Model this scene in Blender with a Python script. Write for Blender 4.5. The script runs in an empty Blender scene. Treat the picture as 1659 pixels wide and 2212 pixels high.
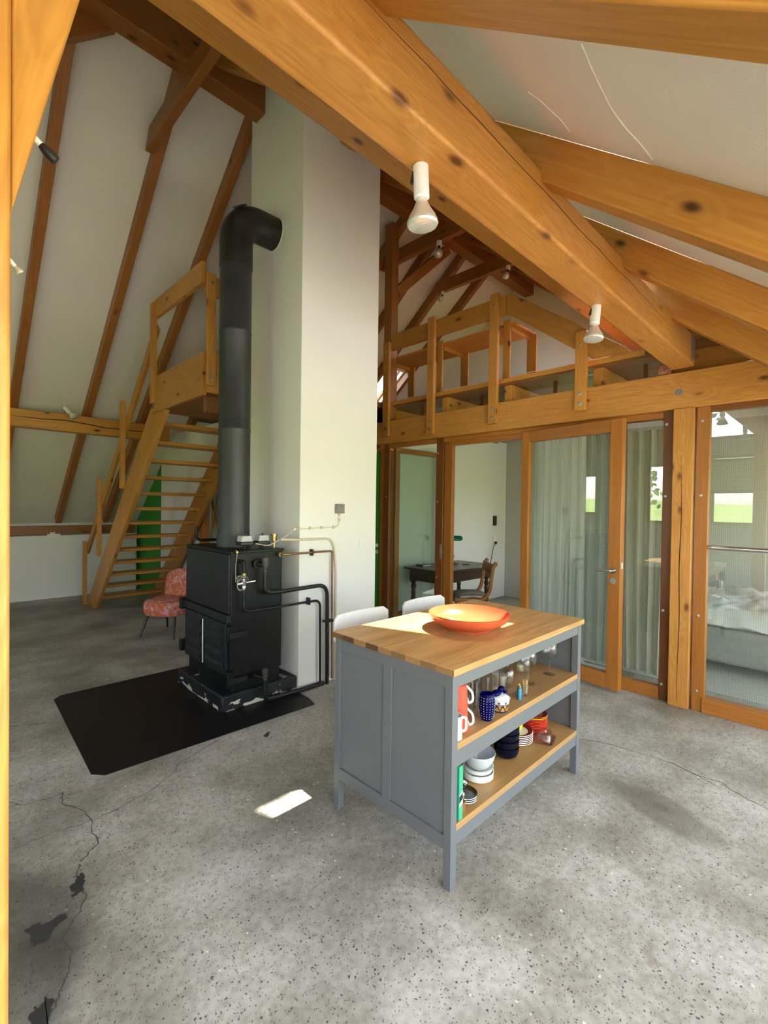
import bpy, bmesh, math, random
from mathutils import Vector, Matrix
random.seed(7)
scn = bpy.context.scene
COL = scn.collection
PI = math.pi
V = Vector

# ------------------------------------------------------------------ materials
def new_mat(name):
    m = bpy.data.materials.new(name)
    m.use_nodes = True
    nt = m.node_tree
    nt.nodes.clear()
    out = nt.nodes.new('ShaderNodeOutputMaterial')
    return m, nt, out

def N(nt, typ, **kw):
    n = nt.nodes.new(typ)
    for k, v in kw.items():
        if k.startswith('i_'):
            n.inputs[k[2:]].default_value = v
        else:
            setattr(n, k, v)
    return n

def L(nt, a, b):
    nt.links.new(a, b)

def ramp(nt, fac, stops, interp='LINEAR'):
    r = nt.nodes.new('ShaderNodeValToRGB')
    r.color_ramp.interpolation = interp
    els = r.color_ramp.elements
    while len(els) < len(stops):
        els.new(0.5)
    for e, (p, c) in zip(els, stops):
        e.position = p
        e.color = (c[0], c[1], c[2], 1) if len(c) == 3 else c
    L(nt, fac, r.inputs['Fac'])
    return r

def mixc(nt, fac, a, b, blend='MIX'):
    n = nt.nodes.new('ShaderNodeMix')
    n.data_type = 'RGBA'
    n.blend_type = blend
    def setin(i, v):
        if hasattr(v, 'is_linked'):
            L(nt, v, n.inputs[i])
        else:
            n.inputs[i].default_value = (v[0], v[1], v[2], 1)
    if hasattr(fac, 'is_linked'):
        L(nt, fac, n.inputs[0])
    else:
        n.inputs[0].default_value = fac
    setin(6, a); setin(7, b)
    return n.outputs[2]

def principled(nt, out, color=None, rough=0.5, metal=0.0, spec=0.5, bump=None, bump_str=0.2, bump_dist=0.01, coat=0.0):
    b = nt.nodes.new('ShaderNodeBsdfPrincipled')
    if color is not None:
        if hasattr(color, 'is_linked'):
            L(nt, color, b.inputs['Base Color'])
        else:
            b.inputs['Base Color'].default_value = (color[0], color[1], color[2], 1)
    if hasattr(rough, 'is_linked'):
        L(nt, rough, b.inputs['Roughness'])
    else:
        b.inputs['Roughness'].default_value = rough
    b.inputs['Metallic'].default_value = metal
    b.inputs['Specular IOR Level'].default_value = spec
    b.inputs['Coat Weight'].default_value = coat
    if bump is not None:
        bn = nt.nodes.new('ShaderNodeBump')
        bn.inputs['Strength'].default_value = bump_str
        bn.inputs['Distance'].default_value = bump_dist
        L(nt, bump, bn.inputs['Height'])
        L(nt, bn.outputs['Normal'], b.inputs['Normal'])
    L(nt, b.outputs[0], out.inputs['Surface'])
    return b

def objcoord(nt, scale=(1, 1, 1), rand=True):
    tc = nt.nodes.new('ShaderNodeTexCoord')
    src = tc.outputs['Object']
    if rand:
        oi = nt.nodes.new('ShaderNodeObjectInfo')
        mul = N(nt, 'ShaderNodeMath', operation='MULTIPLY'); mul.inputs[1].default_value = 37.0
        L(nt, oi.outputs['Random'], mul.inputs[0])
        add = N(nt, 'ShaderNodeVectorMath', operation='ADD')
        L(nt, src, add.inputs[0]); L(nt, mul.outputs[0], add.inputs[1])
        src = add.outputs[0]
    mp = nt.nodes.new('ShaderNodeMapping')
    mp.inputs['Scale'].default_value = scale
    L(nt, src, mp.inputs['Vector'])
    return mp.outputs[0], src

def wood(name, light, mid, dark, rough=0.4, ring=14.0, knots=True, knot_col=(0.09, 0.03, 0.008), spec=0.45, tint=0.25, con=0.42):
    """glazed softwood, grain along the object's local X"""
    m, nt, out = new_mat(name)
    co, raw = objcoord(nt, (0.55, 5.0, 5.0))
    n1 = N(nt, 'ShaderNodeTexNoise'); n1.inputs['Scale'].default_value = 1.6; n1.inputs['Detail'].default_value = 3.0
    L(nt, co, n1.inputs['Vector'])
    # knots
    kc = nt.nodes.new('ShaderNodeMapping'); kc.inputs['Scale'].default_value = (3.2, 7.0, 7.0)
    L(nt, raw, kc.inputs['Vector'])
    vo = N(nt, 'ShaderNodeTexVoronoi', feature='F1'); vo.inputs['Scale'].default_value = 1.0; vo.inputs['Randomness'].default_value = 1.0
    L(nt, kc.outputs[0], vo.inputs['Vector'])
    kd = vo.outputs['Distance']
    # rings: bands distorted by noise and bent round knots
    kinf = ramp(nt, kd, [(0.0, (1, 1, 1)), (0.42, (0, 0, 0))])
    s1 = N(nt, 'ShaderNodeMath', operation='MULTIPLY_ADD'); L(nt, n1.outputs['Fac'], s1.inputs[0]); s1.inputs[1].default_value = ring * 0.55
    km = N(nt, 'ShaderNodeMath', operation='MULTIPLY'); L(nt, kinf.outputs[0], km.inputs[0]); km.inputs[1].default_value = 2.2 if knots else 0.0
    L(nt, km.outputs[0], s1.inputs[2])
    sx = nt.nodes.new('ShaderNodeSeparateXYZ'); L(nt, co, sx.inputs[0])
    a1 = N(nt, 'ShaderNodeMath', operation='MULTIPLY_ADD'); L(nt, sx.outputs['Y'], a1.inputs[0]); a1.inputs[1].default_value = ring * 0.16; L(nt, s1.outputs[0], a1.inputs[2])
    a2 = N(nt, 'ShaderNodeMath', operation='MULTIPLY_ADD'); L(nt, sx.outputs['Z'], a2.inputs[0]); a2.inputs[1].default_value = ring * 0.13; L(nt, a1.outputs[0], a2.inputs[2])
    fr = N(nt, 'ShaderNodeMath', operation='FRACT'); L(nt, a2.outputs[0], fr.inputs[0])
    rr = ramp(nt, fr.outputs[0], [(0.0, (0.25, 0.25, 0.25)), (0.55, (0.75, 0.75, 0.75)), (0.86, (0.35, 0.35, 0.35)), (1.0, (0.25, 0.25, 0.25))])
    # fine fibre
    fc = nt.nodes.new('ShaderNodeMapping'); fc.inputs['Scale'].default_value = (3.0, 110.0, 110.0)
    L(nt, raw, fc.inputs['Vector'])
    n2 = N(nt, 'ShaderNodeTexNoise'); n2.inputs['Scale'].default_value = 1.0; n2.inputs['Detail'].default_value = 2.0
    L(nt, fc.outputs[0], n2.inputs['Vector'])
    # broad tone
    bc = nt.nodes.new('ShaderNodeMapping'); bc.inputs['Scale'].default_value = (0.9, 2.5, 2.5)
    L(nt, raw, bc.inputs['Vector'])
    n3 = N(nt, 'ShaderNodeTexNoise'); n3.inputs['Scale'].default_value = 1.3; n3.inputs['Detail'].default_value = 4.0
    L(nt, bc.outputs[0], n3.inputs['Vector'])
    tone = ramp(nt, n3.outputs['Fac'], [(0.3, mid), (0.7, light)])
    c = mixc(nt, rr.outputs[0], dark, tone.outputs[0])
    c = mixc(nt, con, tone.outputs[0], c)
    fib = ramp(nt, n2.outputs['Fac'], [(0.35, (0.78, 0.76, 0.72)), (0.62, (1, 1, 1))])
    c = mixc(nt, 0.6, c, mixc(nt, 1.0, c, fib.outputs[0], 'MULTIPLY'))
    if knots:
        kmask = ramp(nt, kd, [(0.06, (1, 1, 1)), (0.085, (0.75, 0.75, 0.75)), (0.15, (0.12, 0.12, 0.12)), (0.26, (0, 0, 0))])
        c = mixc(nt, kmask.outputs[0], c, knot_col)
    # slight tone per piece
    oi = nt.nodes.new('ShaderNodeObjectInfo')
    tr = ramp(nt, oi.outputs['Random'], [(0.0, (1 - tint, 1 - tint, 1 - tint)), (1.0, (1, 1, 1))])
    c = mixc(nt, 1.0, c, tr.outputs[0], 'MULTIPLY')
    rg = ramp(nt, n2.outputs['Fac'], [(0.0, (rough + 0.1,) * 3), (1.0, (rough - 0.06,) * 3)])
    principled(nt, out, c, rg.outputs[0], spec=spec, bump=fr.outputs[0], bump_str=0.10, bump_dist=0.002)
    return m

def paint(name, col, rough=0.6, bump=0.0, scale=60.0, var=0.04, spec=0.3):
    m, nt, out = new_mat(name)
    tc = nt.nodes.new('ShaderNodeTexCoord')
    n = N(nt, 'ShaderNodeTexNoise'); n.inputs['Scale'].default_value = 1.3; n.inputs['Detail'].default_value = 5.0
    L(nt, tc.outputs['Object'], n.inputs['Vector'])
    lo = tuple(max(0, x * (1 - var)) for x in col); hi = tuple(min(1, x * (1 + var)) for x in col)
    r = ramp(nt, n.outputs['Fac'], [(0.3, lo), (0.7, hi)])
    if bump > 0:
        n2 = N(nt, 'ShaderNodeTexNoise'); n2.inputs['Scale'].default_value = scale; n2.inputs['Detail'].default_value = 3.0
        L(nt, tc.outputs['Object'], n2.inputs['Vector'])
        principled(nt, out, r.outputs[0], rough, spec=spec, bump=n2.outputs['Fac'], bump_str=bump, bump_dist=0.004)
    else:
        principled(nt, out, r.outputs[0], rough, spec=spec)
    return m

def plain(name, col, rough=0.4, metal=0.0, spec=0.5, coat=0.0, noise=0.06, nscale=25.0):
    m, nt, out = new_mat(name)
    tc = nt.nodes.new('ShaderNodeTexCoord')
    n = N(nt, 'ShaderNodeTexNoise'); n.inputs['Scale'].default_value = nscale; n.inputs['Detail'].default_value = 2.0
    L(nt, tc.outputs['Object'], n.inputs['Vector'])
    r = ramp(nt, n.outputs['Fac'], [(0.3, tuple(x * (1 - noise) for x in col)), (0.7, tuple(min(1, x * (1 + noise)) for x in col))])
    principled(nt, out, r.outputs[0], rough, metal, spec, coat=coat)
    return m

def glass(name, tint=(1, 1, 1), refl=0.08, rough=0.0, mesh=None, edge=0.65, power=4.0, rim=None):
    """thin pane / thin-walled glass: see-through with a Fresnel reflection"""
    m, nt, out = new_mat(name)
    tr = N(nt, 'ShaderNodeBsdfTransparent'); tr.inputs['Color'].default_value = (*tint, 1)
    if rim is not None:
        lr = N(nt, 'ShaderNodeLayerWeight'); lr.inputs['Blend'].default_value = 0.5
        rc = ramp(nt, lr.outputs['Facing'], [(0.0, tint), (0.6, tint), (0.97, rim)])
        L(nt, rc.outputs[0], tr.inputs['Color'])
    gl = N(nt, 'ShaderNodeBsdfGlossy'); gl.inputs['Roughness'].default_value = rough; gl.inputs['Color'].default_value = (1, 1, 1, 1)
    lw = N(nt, 'ShaderNodeLayerWeight'); lw.inputs['Blend'].default_value = 0.5
    pw = N(nt, 'ShaderNodeMath', operation='POWER'); L(nt, lw.outputs['Facing'], pw.inputs[0]); pw.inputs[1].default_value = power
    ma = N(nt, 'ShaderNodeMath', operation='MULTIPLY_ADD'); L(nt, pw.outputs[0], ma.inputs[0]); ma.inputs[1].default_value = edge; ma.inputs[2].default_value = refl
    ma.use_clamp = True
    mx = nt.nodes.new('ShaderNodeMixShader')
    L(nt, ma.outputs[0], mx.inputs[0]); L(nt, tr.outputs[0], mx.inputs[1]); L(nt, gl.outputs[0], mx.inputs[2])
    last = mx.outputs[0]
    if mesh:
        tc = nt.nodes.new('ShaderNodeTexCoord')
        sx = nt.nodes.new('ShaderNodeSeparateXYZ'); L(nt, tc.outputs['Object'], sx.inputs[0])
        facs = []
        for ax in mesh['axes']:
            mu = N(nt, 'ShaderNodeMath', operation='MULTIPLY'); L(nt, sx.outputs[ax], mu.inputs[0]); mu.inputs[1].default_value = 1.0 / mesh['pitch']
            f = N(nt, 'ShaderNodeMath', operation='FRACT'); L(nt, mu.outputs[0], f.inputs[0])
            lt = N(nt, 'ShaderNodeMath', operation='LESS_THAN'); L(nt, f.outputs[0], lt.inputs[0]); lt.inputs[1].default_value = mesh['w']
            facs.append(lt)
        mxm = N(nt, 'ShaderNodeMath', operation='MAXIMUM'); L(nt, facs[0].outputs[0], mxm.inputs[0]); L(nt, facs[1].outputs[0], mxm.inputs[1])
        sc = N(nt, 'ShaderNodeMath', operation='MULTIPLY'); L(nt, mxm.outputs[0], sc.inputs[0]); sc.inputs[1].default_value = mesh['op']
        df = N(nt, 'ShaderNodeBsdfDiffuse'); df.inputs['Color'].default_value = (0.10, 0.10, 0.09, 1)
        m2 = nt.nodes.new('ShaderNodeMixShader')
        L(nt, sc.outputs[0], m2.inputs[0]); L(nt, last, m2.inputs[1]); L(nt, df.outputs[0], m2.inputs[2])
        last = m2.outputs[0]
    L(nt, last, out.inputs['Surface'])
    return m

# ------------------------------------------------------------------ mesh helpers
def box(bm, x0, x1, y0, y1, z0, z1, M=None):
    vs = [bm.verts.new((x, y, z)) for z in (z0, z1) for y in (y0, y1) for x in (x0, x1)]
    for f in ((0, 2, 3, 1), (4, 5, 7, 6), (0, 1, 5, 4), (2, 6, 7, 3), (0, 4, 6, 2), (1, 3, 7, 5)):
        bm.faces.new([vs[i] for i in f])
    if M is not None:
        for v in vs: v.co = M @ v.co
    return vs

def prism(bm, pts, d):
    """closed polygon pts (3-D) extruded by vector d"""
    d = V(d)
    a = [bm.verts.new(V(p)) for p in pts]; b = [bm.verts.new(V(p) + d) for p in pts]
    n = len(pts)
    bm.faces.new(a[::-1]); bm.faces.new(b)
    for i in range(n):
        bm.faces.new((a[i], a[(i + 1) % n], b[(i + 1) % n], b[i]))

def lathe(bm, prof, c=(0, 0, 0), seg=32, axis=None, close=False):
    """prof [(r,z)...] revolved round local Z; axis tilts Z to that direction"""
    R = Matrix.Identity(3)
    if axis is not None:
        R = V((0, 0, 1)).rotation_difference(V(axis).normalized()).to_matrix()
    c = V(c)
    rings = []
    for r, z in prof:
        if r < 1e-6:
            rings.append([bm.verts.new(c + R @ V((0, 0, z)))])
        else:
            rings.append([bm.verts.new(c + R @ V((r * math.cos(2 * PI * i / seg), r * math.sin(2 * PI * i / seg), z))) for i in range(seg)])
    if close: rings.append(rings[0])
    for a, b in zip(rings[:-1], rings[1:]):
        if len(a) == 1 and len(b) == 1: continue
        for i in range(seg):
            j = (i + 1) % seg
            if len(a) == 1: bm.faces.new((a[0], b[j], b[i]))
            elif len(b) == 1: bm.faces.new((a[i], a[j], b[0]))
            else: bm.faces.new((a[i], a[j], b[j], b[i]))

def cyl(bm, p0, p1, r, r1=None, seg=20):
    p0, p1 = V(p0), V(p1); h = (p1 - p0).length
    r1 = r if r1 is None else r1
    lathe(bm, [(0, 0), (r, 0), (r1, h), (0, h)], p0, seg, p1 - p0)

def fillet(pts, rad, n=6):
    pts = [V(p) for p in pts]
    out = [pts[0]]
    for a, b, c in zip(pts[:-2], pts[1:-1], pts[2:]):
        u = (a - b); w = (c - b)
        k = min(rad, u.length * 0.48, w.length * 0.48)
        p = b + u.normalized() * k; q = b + w.normalized() * k
        for i in range(n + 1):
            t = i / n
            out.append((1 - t) ** 2 * p + 2 * t * (1 - t) * b + t * t * q)
    out.append(pts[-1])
    return out

def tube(bm, pts, r, seg=12, caps=True):
    pts = [V(p) for p in pts]
    t0 = (pts[1] - pts[0]).normalized()
    up = V((0, 0, 1)) if abs(t0.z) < 0.9 else V((1, 0, 0))
    u = t0.cross(up).normalized()
    rings = []
    for i, p in enumerate(pts):
        t = (pts[min(i + 1, len(pts) - 1)] - pts[max(i - 1, 0)]).normalized()
        u = (u - t * u.dot(t)).normalized(); w = t.cross(u)
        rr = r[i] if isinstance(r, (list, tuple)) else r
        rings.append([bm.verts.new(p + rr * (math.cos(2 * PI * k / seg) * u + math.sin(2 * PI * k / seg) * w)) for k in range(seg)])
    for a, b in zip(rings[:-1], rings[1:]):
        for k in range(seg):
            j = (k + 1) % seg
            bm.faces.new((a[k], a[j], b[j], b[k]))
    if caps:
        bm.faces.new(rings[0][::-1]); bm.faces.new(rings[-1])

def sharpen(bm, ang=35):
    bm.normal_update()
    for f in bm.faces: f.smooth = True
    for e in bm.edges:
        if len(e.link_faces) == 2:
            try:
                e.smooth = e.calc_face_angle() < math.radians(ang)
            except ValueError:
                e.smooth = True
        else:
            e.smooth = False

def mk(name, bm, mat, parent=None, bevel=0.0, seg=2, smooth=True, M=None, recalc=True):
    if recalc: bmesh.ops.recalc_face_normals(bm, faces=bm.faces[:])
    if smooth: sharpen(bm)
    me = bpy.data.meshes.new(name)
    bm.to_mesh(me); bm.free()
    mats = mat if isinstance(mat, (list, tuple)) else [mat]
    for x in mats: me.materials.append(x)
    o = bpy.data.objects.new(name, me)
    COL.objects.link(o)
    if M is not None: o.matrix_basis = M
    if parent is not None:
        o.parent = parent
        o.matrix_parent_inverse = wm(parent).inverted()
    if bevel > 0:
        md = o.modifiers.new('edge', 'BEVEL'); md.width = bevel; md.segments = seg; md.limit_method = 'ANGLE'; md.angle_limit = math.radians(40)
        md.harden_normals = False
    return o

def wm(o):
    m = o.matrix_basis.copy()
    if o.parent is not None:
        m = wm(o.parent) @ o.matrix_parent_inverse @ m
    return m

def B(*a):
    bm = bmesh.new(); box(bm, *a); return bm

def thing(name, label, cat, loc=(0, 0, 0), group=None):
    o = bpy.data.objects.new(name, None); COL.objects.link(o)
    o.empty_display_size = 0.05
    o.location = loc
    o.matrix_basis = Matrix.Translation(V(loc))
    return tag(o, label, cat, group)

def tag(o, label, cat, group=None):
    o['label'] = label; o['category'] = cat
    if group: o['group'] = group
    return o

def struct(o):
    o['kind'] = 'structure'
    return o

def frame_M(p0, p1, side=None):
    """matrix: local X from p0 to p1, local Y as near 'side' as possible"""
    p0, p1 = V(p0), V(p1)
    x = (p1 - p0).normalized()
    s = V(side) if side is not None else (V((0, 0, 1)).cross(x) if abs(x.z) < 0.95 else V((0, 1, 0)))
    y = (s - x * s.dot(x)).normalized(); z = x.cross(y)
    M = Matrix((x, y, z)).transposed().to_4x4(); M.translation = p0
    return M, (p1 - p0).length

def timber(name, p0, p1, w, h, mat, parent=None, side=None, bevel=0.004, off=(0, 0), cuts=(0, 0)):
    """sawn timber p0->p1 (centre line), w along 'side', h across; cuts shift the lower corners of each end along the axis"""
    M, ln = frame_M(p0, p1, side)
    bm = bmesh.new()
    vs = box(bm, 0, ln, -w / 2 + off[0], w / 2 + off[0], -h / 2 + off[1], h / 2 + off[1])
    if cuts != (0, 0):
        for v in vs:
            if v.co.z < off[1]:
                v.co.x += cuts[0] if v.co.x < ln / 2 else cuts[1]
    return mk(name, bm, mat, parent, bevel=bevel, M=M)

def kids(o):
    return [c for c in COL.objects if c.parent is o]

def dup(root, delta, label, group=None, rotz=0.0):
    """copy of a thing with copies of its parts and sub-parts"""
    src = {}
    for c in COL.objects:
        if c.parent is not None: src.setdefault(c.parent.name, []).append(c)
    def rec(o, par):
        n = o.copy(); COL.objects.link(n)
        if par is not None:
            n.parent = par; n.matrix_parent_inverse = o.matrix_parent_inverse.copy()
        for ch in src.get(o.name, []): rec(ch, n)
        return n
    r = rec(root, None)
    r.matrix_basis = Matrix.Translation(V(delta)) @ root.matrix_basis @ Matrix.Rotation(rotz, 4, 'Z')
    r['label'] = label
    if group: r['group'] = group
    return r
SKY, SUN, EXPO, HAZE = 0.6, 7.0, 2.5, (2.7, 2.3, 1.85)
# ------------------------------------------------------------------ palette
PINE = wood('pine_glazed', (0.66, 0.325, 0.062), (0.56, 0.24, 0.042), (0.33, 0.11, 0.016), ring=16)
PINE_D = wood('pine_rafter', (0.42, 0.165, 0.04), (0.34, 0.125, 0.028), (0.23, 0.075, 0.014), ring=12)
PINE_B = wood('pine_big', (0.66, 0.335, 0.077), (0.58, 0.26, 0.05), (0.36, 0.125, 0.02), ring=26, knot_col=(0.14, 0.045, 0.01), con=0.62, tint=0.06)
FRAME = wood('frame_stain', (0.50, 0.20, 0.035), (0.43, 0.16, 0.026), (0.32, 0.105, 0.014), ring=9, knots=False, rough=0.32)
FRAME_D = wood('frame_dark', (0.26, 0.09, 0.022), (0.20, 0.065, 0.015), (0.12, 0.035, 0.008), ring=9, knots=False, rough=0.35)
OAK = wood('oak_shelf', (0.50, 0.29, 0.11), (0.42, 0.235, 0.082), (0.31, 0.16, 0.05), ring=8, knots=False, rough=0.42, tint=0.08)
OLDWOOD = wood('dark_desk_wood', (0.075, 0.04, 0.022), (0.05, 0.026, 0.015), (0.025, 0.012, 0.007), ring=9, knots=False, rough=0.3)
CHAIRWOOD = wood('chair_wood', (0.40, 0.17, 0.045), (0.32, 0.125, 0.03), (0.2, 0.07, 0.015), ring=9, knots=False, rough=0.3)
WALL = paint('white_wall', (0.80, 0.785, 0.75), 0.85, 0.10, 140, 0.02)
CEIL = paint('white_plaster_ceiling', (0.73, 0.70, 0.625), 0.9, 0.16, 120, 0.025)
GREEN = paint('green_wall_paint', (0.05, 0.30, 0.035), 0.6, 0.05, 120, 0.05)
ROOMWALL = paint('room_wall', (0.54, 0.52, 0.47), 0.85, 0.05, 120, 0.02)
GREY = paint('grey_lacquer', (0.131, 0.139, 0.148), 0.42, 0.0, 60, 0.03, spec=0.5)
BLACK = plain('black_steel', (0.005, 0.0052, 0.0056), 0.45, 0.0, 0.28, noise=0.25, nscale=7)
IRON = plain('stove_front_iron', (0.0075, 0.009, 0.0125), 0.48, 0.0, 0.4, noise=0.5, nscale=9)
PIPE = plain('stove_pipe_enamel', (0.034, 0.036, 0.04), 0.45, 0.2, 0.5, noise=0.15, nscale=5)
PIPE_H = plain('stove_elbow_iron', (0.028, 0.027, 0.025), 0.38, 0.4, 0.5, noise=0.3, nscale=9)
BPIPE = plain('black_pipe_paint', (0.008, 0.008, 0.0085), 0.38, 0.0, 0.4)
COPPER = plain('copper_pipe_metal', (0.27, 0.115, 0.07), 0.42, 0.7, 0.5, noise=0.2)
BRASS = plain('brass_metal', (0.34, 0.25, 0.10), 0.28, 0.9, 0.5)
CHROME = plain('chrome_metal', (0.72, 0.72, 0.72), 0.16, 1.0, 0.5)
STEEL = plain('galvanised_steel', (0.50, 0.50, 0.49), 0.38, 0.9, 0.5, noise=0.12)
CREAM = plain('cream_plastic', (0.62, 0.56, 0.42), 0.45)
WHITEP = plain('white_plastic', (0.80, 0.80, 0.77), 0.35, noise=0.02)
GREYP = plain('grey_plastic', (0.22, 0.21, 0.19), 0.5)
LGREYP = plain('light_grey_plastic', (0.45, 0.46, 0.47), 0.4)
BLKP = plain('black_plastic', (0.012, 0.012, 0.013), 0.4)
CERAM_W = plain('white_glaze', (0.78, 0.78, 0.75), 0.12, noise=0.02)
CERAM_R = plain('red_glaze', (0.72, 0.075, 0.035), 0.18, noise=0.05)
CERAM_O = plain('orange_glaze', (0.58, 0.105, 0.04), 0.16, noise=0.08, nscale=6)
CERAM_Y = plain('yellow_glaze', (0.75, 0.60, 0.02), 0.15, noise=0.03)
CERAM_BL = plain('cobalt_glaze', (0.002, 0.002, 0.055), 0.12, 0.0, 0.09, noise=0.1)
CERAM_NV = plain('navy_glaze', (0.003, 0.0035, 0.011), 0.12, 0.0, 0.18, noise=0.1)
CERAM_GR = plain('grey_white_glaze', (0.52, 0.56, 0.58), 0.14, noise=0.04)
MAROON = plain('maroon_glaze', (0.22, 0.02, 0.018), 0.2, noise=0.05)
WINE = glass('drinking_glass', (0.94, 0.945, 0.93), 0.09, 0.01, edge=0.9, power=3.0, rim=(0.42, 0.42, 0.40))
WINE_F = glass('drinking_glass_foot', (0.97, 0.97, 0.96), 0.05, 0.02, edge=0.3, power=4.0)
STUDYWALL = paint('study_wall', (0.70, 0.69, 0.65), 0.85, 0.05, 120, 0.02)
PURPLE = glass('purple_glass', (0.86, 0.79, 0.84), 0.10, 0.02, edge=0.9)
PANE = glass('window_pane', (0.93, 0.97, 0.95), 0.05)
PANE_O = glass('outer_window_pane', (0.96, 0.98, 0.97), 0.03)
PANE_WIRE = glass('wired_pane', (0.92, 0.965, 0.94), 0.08, mesh={'axes': ('Y', 'Z'), 'pitch': 0.0128, 'w': 0.11, 'op': 0.15})
PANE_GREEN = glass('greenish_pane', (0.90, 0.96, 0.92), 0.05)

def floor_mat():
    m, nt, out = new_mat('polished_concrete')
    tc = nt.nodes.new('ShaderNodeTexCoord'); co = tc.outputs['Object']
    n1 = N(nt, 'ShaderNodeTexNoise'); n1.inputs['Scale'].default_value = 1.7; n1.inputs['Detail'].default_value = 7.0; n1.inputs['Roughness'].default_value = 0.62
    L(nt, co, n1.inputs['Vector'])
    base = ramp(nt, n1.outputs['Fac'], [(0.30, (0.185, 0.175, 0.148)), (0.47, (0.32, 0.31, 0.275)), (0.62, (0.47, 0.465, 0.43))])
    # cloudy laitance, small scale
    n2 = N(nt, 'ShaderNodeTexNoise'); n2.inputs['Scale'].default_value = 34.0; n2.inputs['Detail'].default_value = 5.0
    L(nt, co, n2.inputs['Vector'])
    cl = ramp(nt, n2.outputs['Fac'], [(0.32, (0.78, 0.77, 0.75)), (0.60, (1.05, 1.05, 1.05))])
    c = mixc(nt, 0.9, base.outputs[0], mixc(nt, 1.0, base.outputs[0], cl.outputs[0], 'MULTIPLY'))
    # ground aggregate: dark and light stones
    def specks(scale, thr, lo, col, cin, dist):
        nonlocal c
        vo = N(nt, 'ShaderNodeTexVoronoi', feature='F1'); vo.inputs['Scale'].default_value = scale
        ns = N(nt, 'ShaderNodeTexNoise'); ns.inputs['Scale'].default_value = scale * 1.4
        L(nt, co, ns.inputs['Vector'])
        ad = N(nt, 'ShaderNodeVectorMath', operation='MULTIPLY_ADD'); L(nt, ns.outputs['Color'], ad.inputs[0]); ad.inputs[1].default_value = (dist / scale,) * 3; L(nt, co, ad.inputs[2])
        L(nt, ad.outputs[0], vo.inputs['Vector'])
        sp = nt.nodes.new('ShaderNodeSeparateColor'); L(nt, vo.outputs['Color'], sp.inputs[0])
        sel = N(nt, 'ShaderNodeMath', operation='LESS_THAN'); L(nt, sp.outputs[0], sel.inputs[0]); sel.inputs[1].default_value = thr
        rad = N(nt, 'ShaderNodeMath', operation='MULTIPLY_ADD'); L(nt, sp.outputs[1], rad.inputs[0]); rad.inputs[1].default_value = 0.2; rad.inputs[2].default_value = lo
        ins = N(nt, 'ShaderNodeMath', operation='LESS_THAN'); L(nt, vo.outputs['Distance'], ins.inputs[0]); L(nt, rad.outputs[0], ins.inputs[1])
        mk_ = N(nt, 'ShaderNodeMath', operation='MULTIPLY'); L(nt, sel.outputs[0], mk_.inputs[0]); L(nt, ins.outputs[0], mk_.inputs[1])
        sc = N(nt, 'ShaderNodeMath', operation='MULTIPLY'); L(nt, mk_.outputs[0], sc.inputs[0]); sc.inputs[1].default_value = cin
        c = mixc(nt, sc.outputs[0], c, col)
    specks(120, 0.42, 0.16, (0.075, 0.072, 0.065), 0.7, 0.9)
    specks(75, 0.30, 0.13, (0.04, 0.038, 0.036), 0.85, 0.9)
    specks(62, 0.12, 0.12, (0.15, 0.10, 0.07), 0.6, 0.9)
    specks(45, 0.04, 0.08, (0.70, 0.68, 0.60), 0.9, 0.9)
    # stains; those at far left and back also paint in the dim light
    nw = N(nt, 'ShaderNodeTexNoise'); nw.inputs['Scale'].default_value = 5.0; nw.inputs['Detail'].default_value = 4.0
    L(nt, co, nw.inputs['Vector'])
    for (cx, cy, rx, ry, rot, col, op, soft) in (
            (2.70, 0.655, 0.31, 0.14, 1.24, (0.14, 0.13, 0.10), 0.8, 0.25),
            (2.72, 0.675, 0.05, 0.035, 1.2, (0.07, 0.07, 0.065), 0.6, 0.5),
            (0.27, 2.16, 0.46, 0.22, 1.9, (0.05, 0.048, 0.038), 1.0, 0.5),  # left corner: dirt with shade painted in, next row too
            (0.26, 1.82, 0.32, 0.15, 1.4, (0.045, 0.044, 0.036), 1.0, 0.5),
            (0.42, 2.62, 0.34, 0.20, 0.3, (0.12, 0.11, 0.09), 0.65, 0.7),
            (1.79, 0.48, 0.05, 0.03, 0.3, (0.17, 0.12, 0.09), 0.6, 0.5),
            (0.5, 6.2, 1.5, 0.5, 0.5, (0.10, 0.095, 0.085), 0.6, 0.8),  # dim back of the floor painted darker, next row too
            (1.2, 7.6, 1.6, 0.6, 0.1, (0.10, 0.095, 0.085), 0.55, 0.8),
            (2.1, 2.4, 0.5, 0.25, 0.5, (0.15, 0.14, 0.12), 0.4, 0.8),
            (3.3, 0.45, 0.55, 0.16, 1.2, (0.17, 0.16, 0.13), 0.45, 0.8),
            (2.25, 0.30, 0.35, 0.14, 0.9, (0.17, 0.155, 0.125), 0.4, 0.8),
            (0.85, 2.05, 0.30, 0.16, 0.8, (0.20, 0.19, 0.14), 0.4, 0.8),
            (1.2, 5.2, 0.9, 0.35, 0.3, (0.11, 0.105, 0.09), 0.6, 0.8),  # back floor again, dimness painted in down to the last row
            (1.0, 4.9, 0.25, 0.1, 0.6, (0.06, 0.058, 0.052), 0.6, 0.8),
            (1.5, 8.3, 1.2, 0.45, 0.0, (0.05, 0.048, 0.042), 0.7, 0.7),
            (1.6, 6.6, 0.6, 0.25, 0.4, (0.06, 0.058, 0.05), 0.6, 0.8)):
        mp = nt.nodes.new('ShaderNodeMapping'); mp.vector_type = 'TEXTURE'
        mp.inputs['Location'].default_value = (cx, cy, 0); mp.inputs['Rotation'].default_value = (0, 0, rot); mp.inputs['Scale'].default_value = (rx, ry, 1)
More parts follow.
